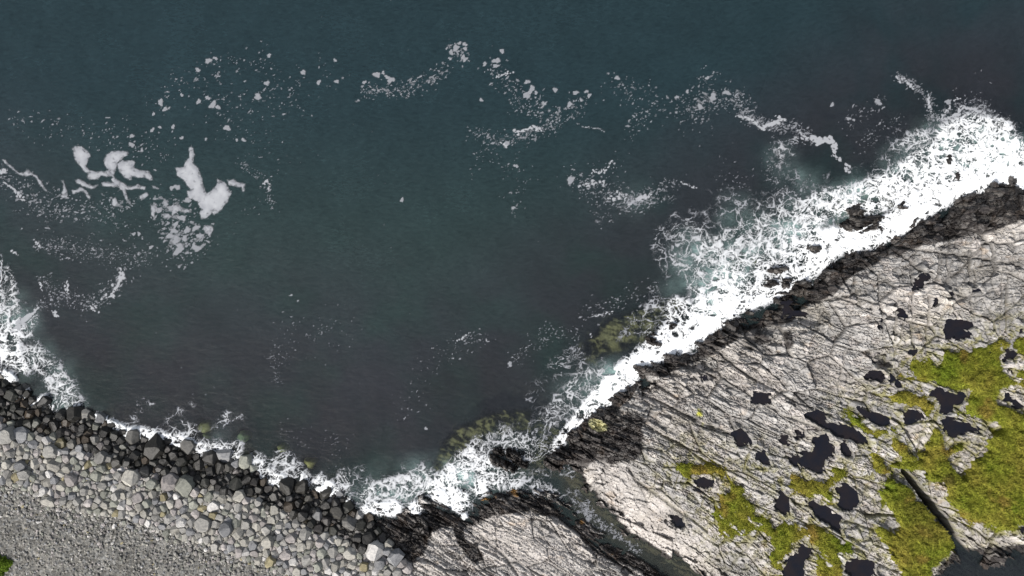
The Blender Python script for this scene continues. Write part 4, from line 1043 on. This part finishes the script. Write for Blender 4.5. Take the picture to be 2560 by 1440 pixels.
    area = 0.5 * abs(sum(pm[k][0] * pm[(k + 1) % n][1] - pm[(k + 1) % n][0] * pm[k][1] for k in range(n)))
    xs_ = [p[0] for p in pm]; ys_ = [p[1] for p in pm]
    asp = max(max(xs_) - min(xs_), max(ys_) - min(ys_)) / max(0.05, min(max(xs_) - min(xs_), max(ys_) - min(ys_)))
    return co, fc, loc, base, wetv, cname, area, asp, dk

made = []
for i in range(N):
    b = make_boulder(i)
    if b is not None: made.append((i, b))
inframe = [(i, b) for i, b in made if 4 < A[i, 0] < 1012 and A[i, 1] < 1432]
inframe.sort(key=lambda t: -t[1][6])
top = set(i for i, _ in inframe[:285])
SECT = [(60, 'at the left picture edge'), (150, 'near the left edge'), (250, 'below the flat waterline block'), (350, 'left of huge waterline boulder'), (450, 'around the huge waterline boulder'),
        (540, 'below olive sunken boulders'), (640, 'inland of wave-washed brown stones'), (740, 'below the round sunken stone'), (840, 'below the triangular sunken stone'), (930, 'near the bedrock'), (2000, 'against the bedrock')]
used_lab = {}
stuffv, stufff, stufft, stuffw = [], [], [], []
off = 0
objs = []
for i, b in made:
    co, fc, loc, base, wetv, cname, area, asp, dk = b
    if i in top:
        o = mesh_from('boulder', co, fc, {'tint': np.tile(base, (len(co), 1)), 'wet': np.full(len(co), wetv)}, M_boulder, False)
        o.location = loc
        x, y, r = A[i]
        size = 'very large' if area > 2.2 else 'large' if area > 1.25 else 'mid-sized' if area > 0.75 else 'smaller'
        shape = 'long ' if asp > 1.5 else 'oblong ' if asp > 1.25 else 'blocky '
        sdw = near_val(sd_land, x, y)
        e_ = y - np.interp(x, [p[0] for p in BOULDER_EDGE[:12]], [p[1] for p in BOULDER_EDGE[:12]])
        row = 'at waterline' if sdw < 1.3 else 'above waterline' if sdw < 3 else 'by gravel' if e_ > -35 else 'in lower belt' if e_ > -75 else 'in mid-belt'
        sct = next(t for xm, t in SECT if x < xm)
        lab = f'{size} {shape}{cname} boulder {row}, {sct}'
        used_lab.setdefault(lab, []).append((x, y, o))
    else:
        stuffv.append(co + np.array(loc)); stufff.append(fc + off); off += len(co)
        stufft.append(np.tile(base, (len(co), 1))); stuffw.append(np.full(len(co), wetv))
for lab, lst in used_lab.items():
    lst.sort()
    for k, (x, y, o) in enumerate(lst):
        l = lab
        if len(lst) == 2: l = ('left' if k == 0 else 'right') + ' one: ' + lab
        elif len(lst) > 2: l = ['first', 'second', 'third', 'fourth', 'fifth', 'sixth', 'seventh', 'eighth'][min(k, 7)] + ' from left: ' + lab
        tag(o, l, 'boulder', 'boulders piled along the left shore')
# loose cobbles on the gravel, and small stones filling gaps
cob = []
ico = bmesh.new(); bmesh.ops.create_icosphere(ico, subdivisions=1, radius=1.0)
ico.verts.index_update()
IV = np.array([v_.co[:] for v_ in ico.verts]); IF = np.array([[v_.index for v_ in f.verts] for f in ico.faces]); ico.free()
cnt = 0
cv, cf, ct = [], [], []
for _ in range(26000):
    x = random.uniform(-40, 1040); y = random.uniform(930, 1470)
    b_ = near_val(sd_beach, x, y)
    if b_ < 0.3: continue
    if near_val(sd_land, x, y) < 0.3: continue
    inb = near_val(sd_bz, x, y)
    if inb < 0:
        pr = 0.30 * math.exp(inb / 1.6) + 0.13
        if random.random() > pr * 2: continue
        rr = random.uniform(0.05, 0.12) + 0.16 * random.random() ** 4 * math.exp(inb / 4)
    else:
        if random.random() > 0.45: continue
        rr = random.uniform(0.08, 0.2)
    zb = ZC(U(x), V(y)); kx = 1 - zb / HCAM
    sc3 = np.array([rr * random.uniform(.8, 1.5), rr * random.uniform(.7, 1.1), rr * random.uniform(.5, .8)])
    vv_ = IV * (1 + np.array([random.uniform(-.22, .2) for _ in range(len(IV))]))[:, None] * sc3
    a = random.uniform(0, 6.28); c, s = math.cos(a), math.sin(a)
    vv_ = np.stack([vv_[:, 0] * c - vv_[:, 1] * s, vv_[:, 0] * s + vv_[:, 1] * c, vv_[:, 2]], 1) + np.array([U(x) * kx, V(y) * kx, zb + rr * 0.35 + 0.02])
    base = np.array(random.choices([p[0] for p in palette], pw)[0]) * random.uniform(.55, 1.35)
    if near_val(F_darkb, x, y) > 0.5: base = base * 0.2
    cv.append(vv_); cf.append(IF + cnt * len(IV)); ct.append(np.tile(base, (len(IV), 1))); cnt += 1
cvv = np.concatenate(cv)
tag(mesh_from('cobbles', cvv, np.concatenate(cf), {'tint': np.concatenate(ct), 'wet': np.zeros(len(cvv))}, M_boulder), kind='stuff', label='loose grey cobbles strewn on the gravel and between boulders', cat='stones')
sv = np.concatenate(stuffv)
tag(mesh_from('small_boulders', sv, np.concatenate(stufff), {'tint': np.concatenate(stufft), 'wet': np.concatenate(stuffw)}, M_boulder), kind='stuff', label='smaller grey stones packed among the large boulders', cat='stones')

# sunken boulders seen through the water
def sunken(px, py, rx, ry, ang, col, lab, tri=False):
    bm = bmesh.new(); bmesh.ops.create_icosphere(bm, subdivisions=4, radius=1)
    for v_ in bm.verts:
        nn = mnoise.fractal(v_.co * 1.6 + Vector((px * .1, py * .1, 0)), 1.0, 2.0, 4)
        th = math.atan2(v_.co.y, v_.co.x)
        f = 1 + 0.22 * nn + (0.22 * math.cos(3 * (th + math.pi / 2)) if tri else 0)
        v_.co = Vector((v_.co.x * rx * f, v_.co.y * ry * f, v_.co.z * 0.9))
    n = len(bm.verts); co = np.array([v_.co[:] for v_ in bm.verts]); bm.verts.index_update()
    fc = np.array([[v_.index for v_ in f.verts] for f in bm.faces]); bm.free()
    mot = fbm(co[:, 0] * 2.5 + px, co[:, 1] * 2.5, 17, 3)
    t = np.array(col) * (1 + 0.5 * mot[:, None])
    o = mesh_from('sunken_boulder', co, fc, {'tint': t, 'wet': np.zeros(n)}, M_boulder, True)
    o.location = (U(px), V(py), -1.02); o.rotation_euler = (0, 0, ang)
    tag(o, lab, 'boulder', 'pale boulders under water off the left shore')
sunken(507, 1070, .85, .62, .35, (0.33, 0.32, 0.17), 'olive sunken boulder, leftmost pair, the larger one')
sunken(512, 1092, .5, .35, -.2, (0.20, 0.23, 0.13), 'dim smaller sunken boulder just under the olive one')
sunken(603, 1094, .66, .56, 0, (0.22, 0.29, 0.15), 'green round sunken boulder near the surf')
sunken(702, 1124, .55, .42, 0, (0.36, 0.37, 0.14), 'round yellow olive sunken boulder in the middle')
sunken(771, 1161, .62, .5, .05, (0.50, 0.45, 0.20), 'triangular yellow sunken boulder, rightmost', True)
sunken(706, 1150, .45, .3, .2, (0.10, 0.11, 0.08), 'very dim sunken stone under the round yellow olive one')

# leafy shrub at the lower left corner
shrub = bpy.data.objects.new('shrub', None); COL.objects.link(shrub)
zb = ZC(U(10), V(1408)); kx = 1 - zb / HCAM
shrub.location = (U(6) * kx, V(1412) * kx, zb)
tag(shrub, 'small bright green shrub on the gravel at the lower left corner', 'shrub')
n = 5200
r_ = rng.random(n) ** 0.5; th = rng.uniform(0, 6.28, n); lobes = 1 + .25 * np.sin(th * 3 + 1) + .15 * np.sin(th * 7)
lx = r_ * np.cos(th) * .8 * lobes; ly = r_ * np.sin(th) * 1.05 * lobes; lz = (1 - r_ ** 2) * .55 * rng.uniform(.5, 1.1, n) + .08
a = rng.uniform(0, 6.28, n); s = rng.uniform(.03, .075, n); tl = rng.uniform(-.6, .6, n)
d1 = np.stack([np.cos(a) * s, np.sin(a) * s, tl * s], 1); d2 = np.stack([-np.sin(a) * s * .5, np.cos(a) * s * .5, rng.uniform(-.5, .5, n) * s], 1)
c0 = np.stack([lx, ly, lz], 1)
co = np.stack([c0 - d1, c0 + d2, c0 + d1, c0 - d2], 1).reshape(-1, 3)
lc = np.repeat(np.array([0.12, 0.19, 0.02]) * rng.uniform(.45, 1.4, (n, 1)), 4, 0)
o = mesh_from('foliage', co, np.arange(4 * n).reshape(-1, 4), {'tint': lc}, M_grass); o.parent = shrub
bm = bmesh.new()
for k in range(9):
    a = k * .7; e = Vector((math.cos(a) * .55, math.sin(a) * .7, .42))
    res = bmesh.ops.create_cone(bm, segments=5, radius1=.03, radius2=.01, depth=e.length, cap_ends=True)
    q = e.to_track_quat('Z', 'Y')
    for v_ in res['verts']: v_.co = q @ v_.co + e / 2
co = np.array([v_.co[:] for v_ in bm.verts]); me = bpy.data.meshes.new('stems'); bm.to_mesh(me); bm.free()
a_ = me.attributes.new('tint', 'FLOAT_COLOR', 'POINT'); a_.data.foreach_set('color', np.tile([.10, .07, .04, 1], len(co)).astype(f32))
me.materials.append(M_boulder); o = bpy.data.objects.new('stems', me); COL.objects.link(o); o.parent = shrub
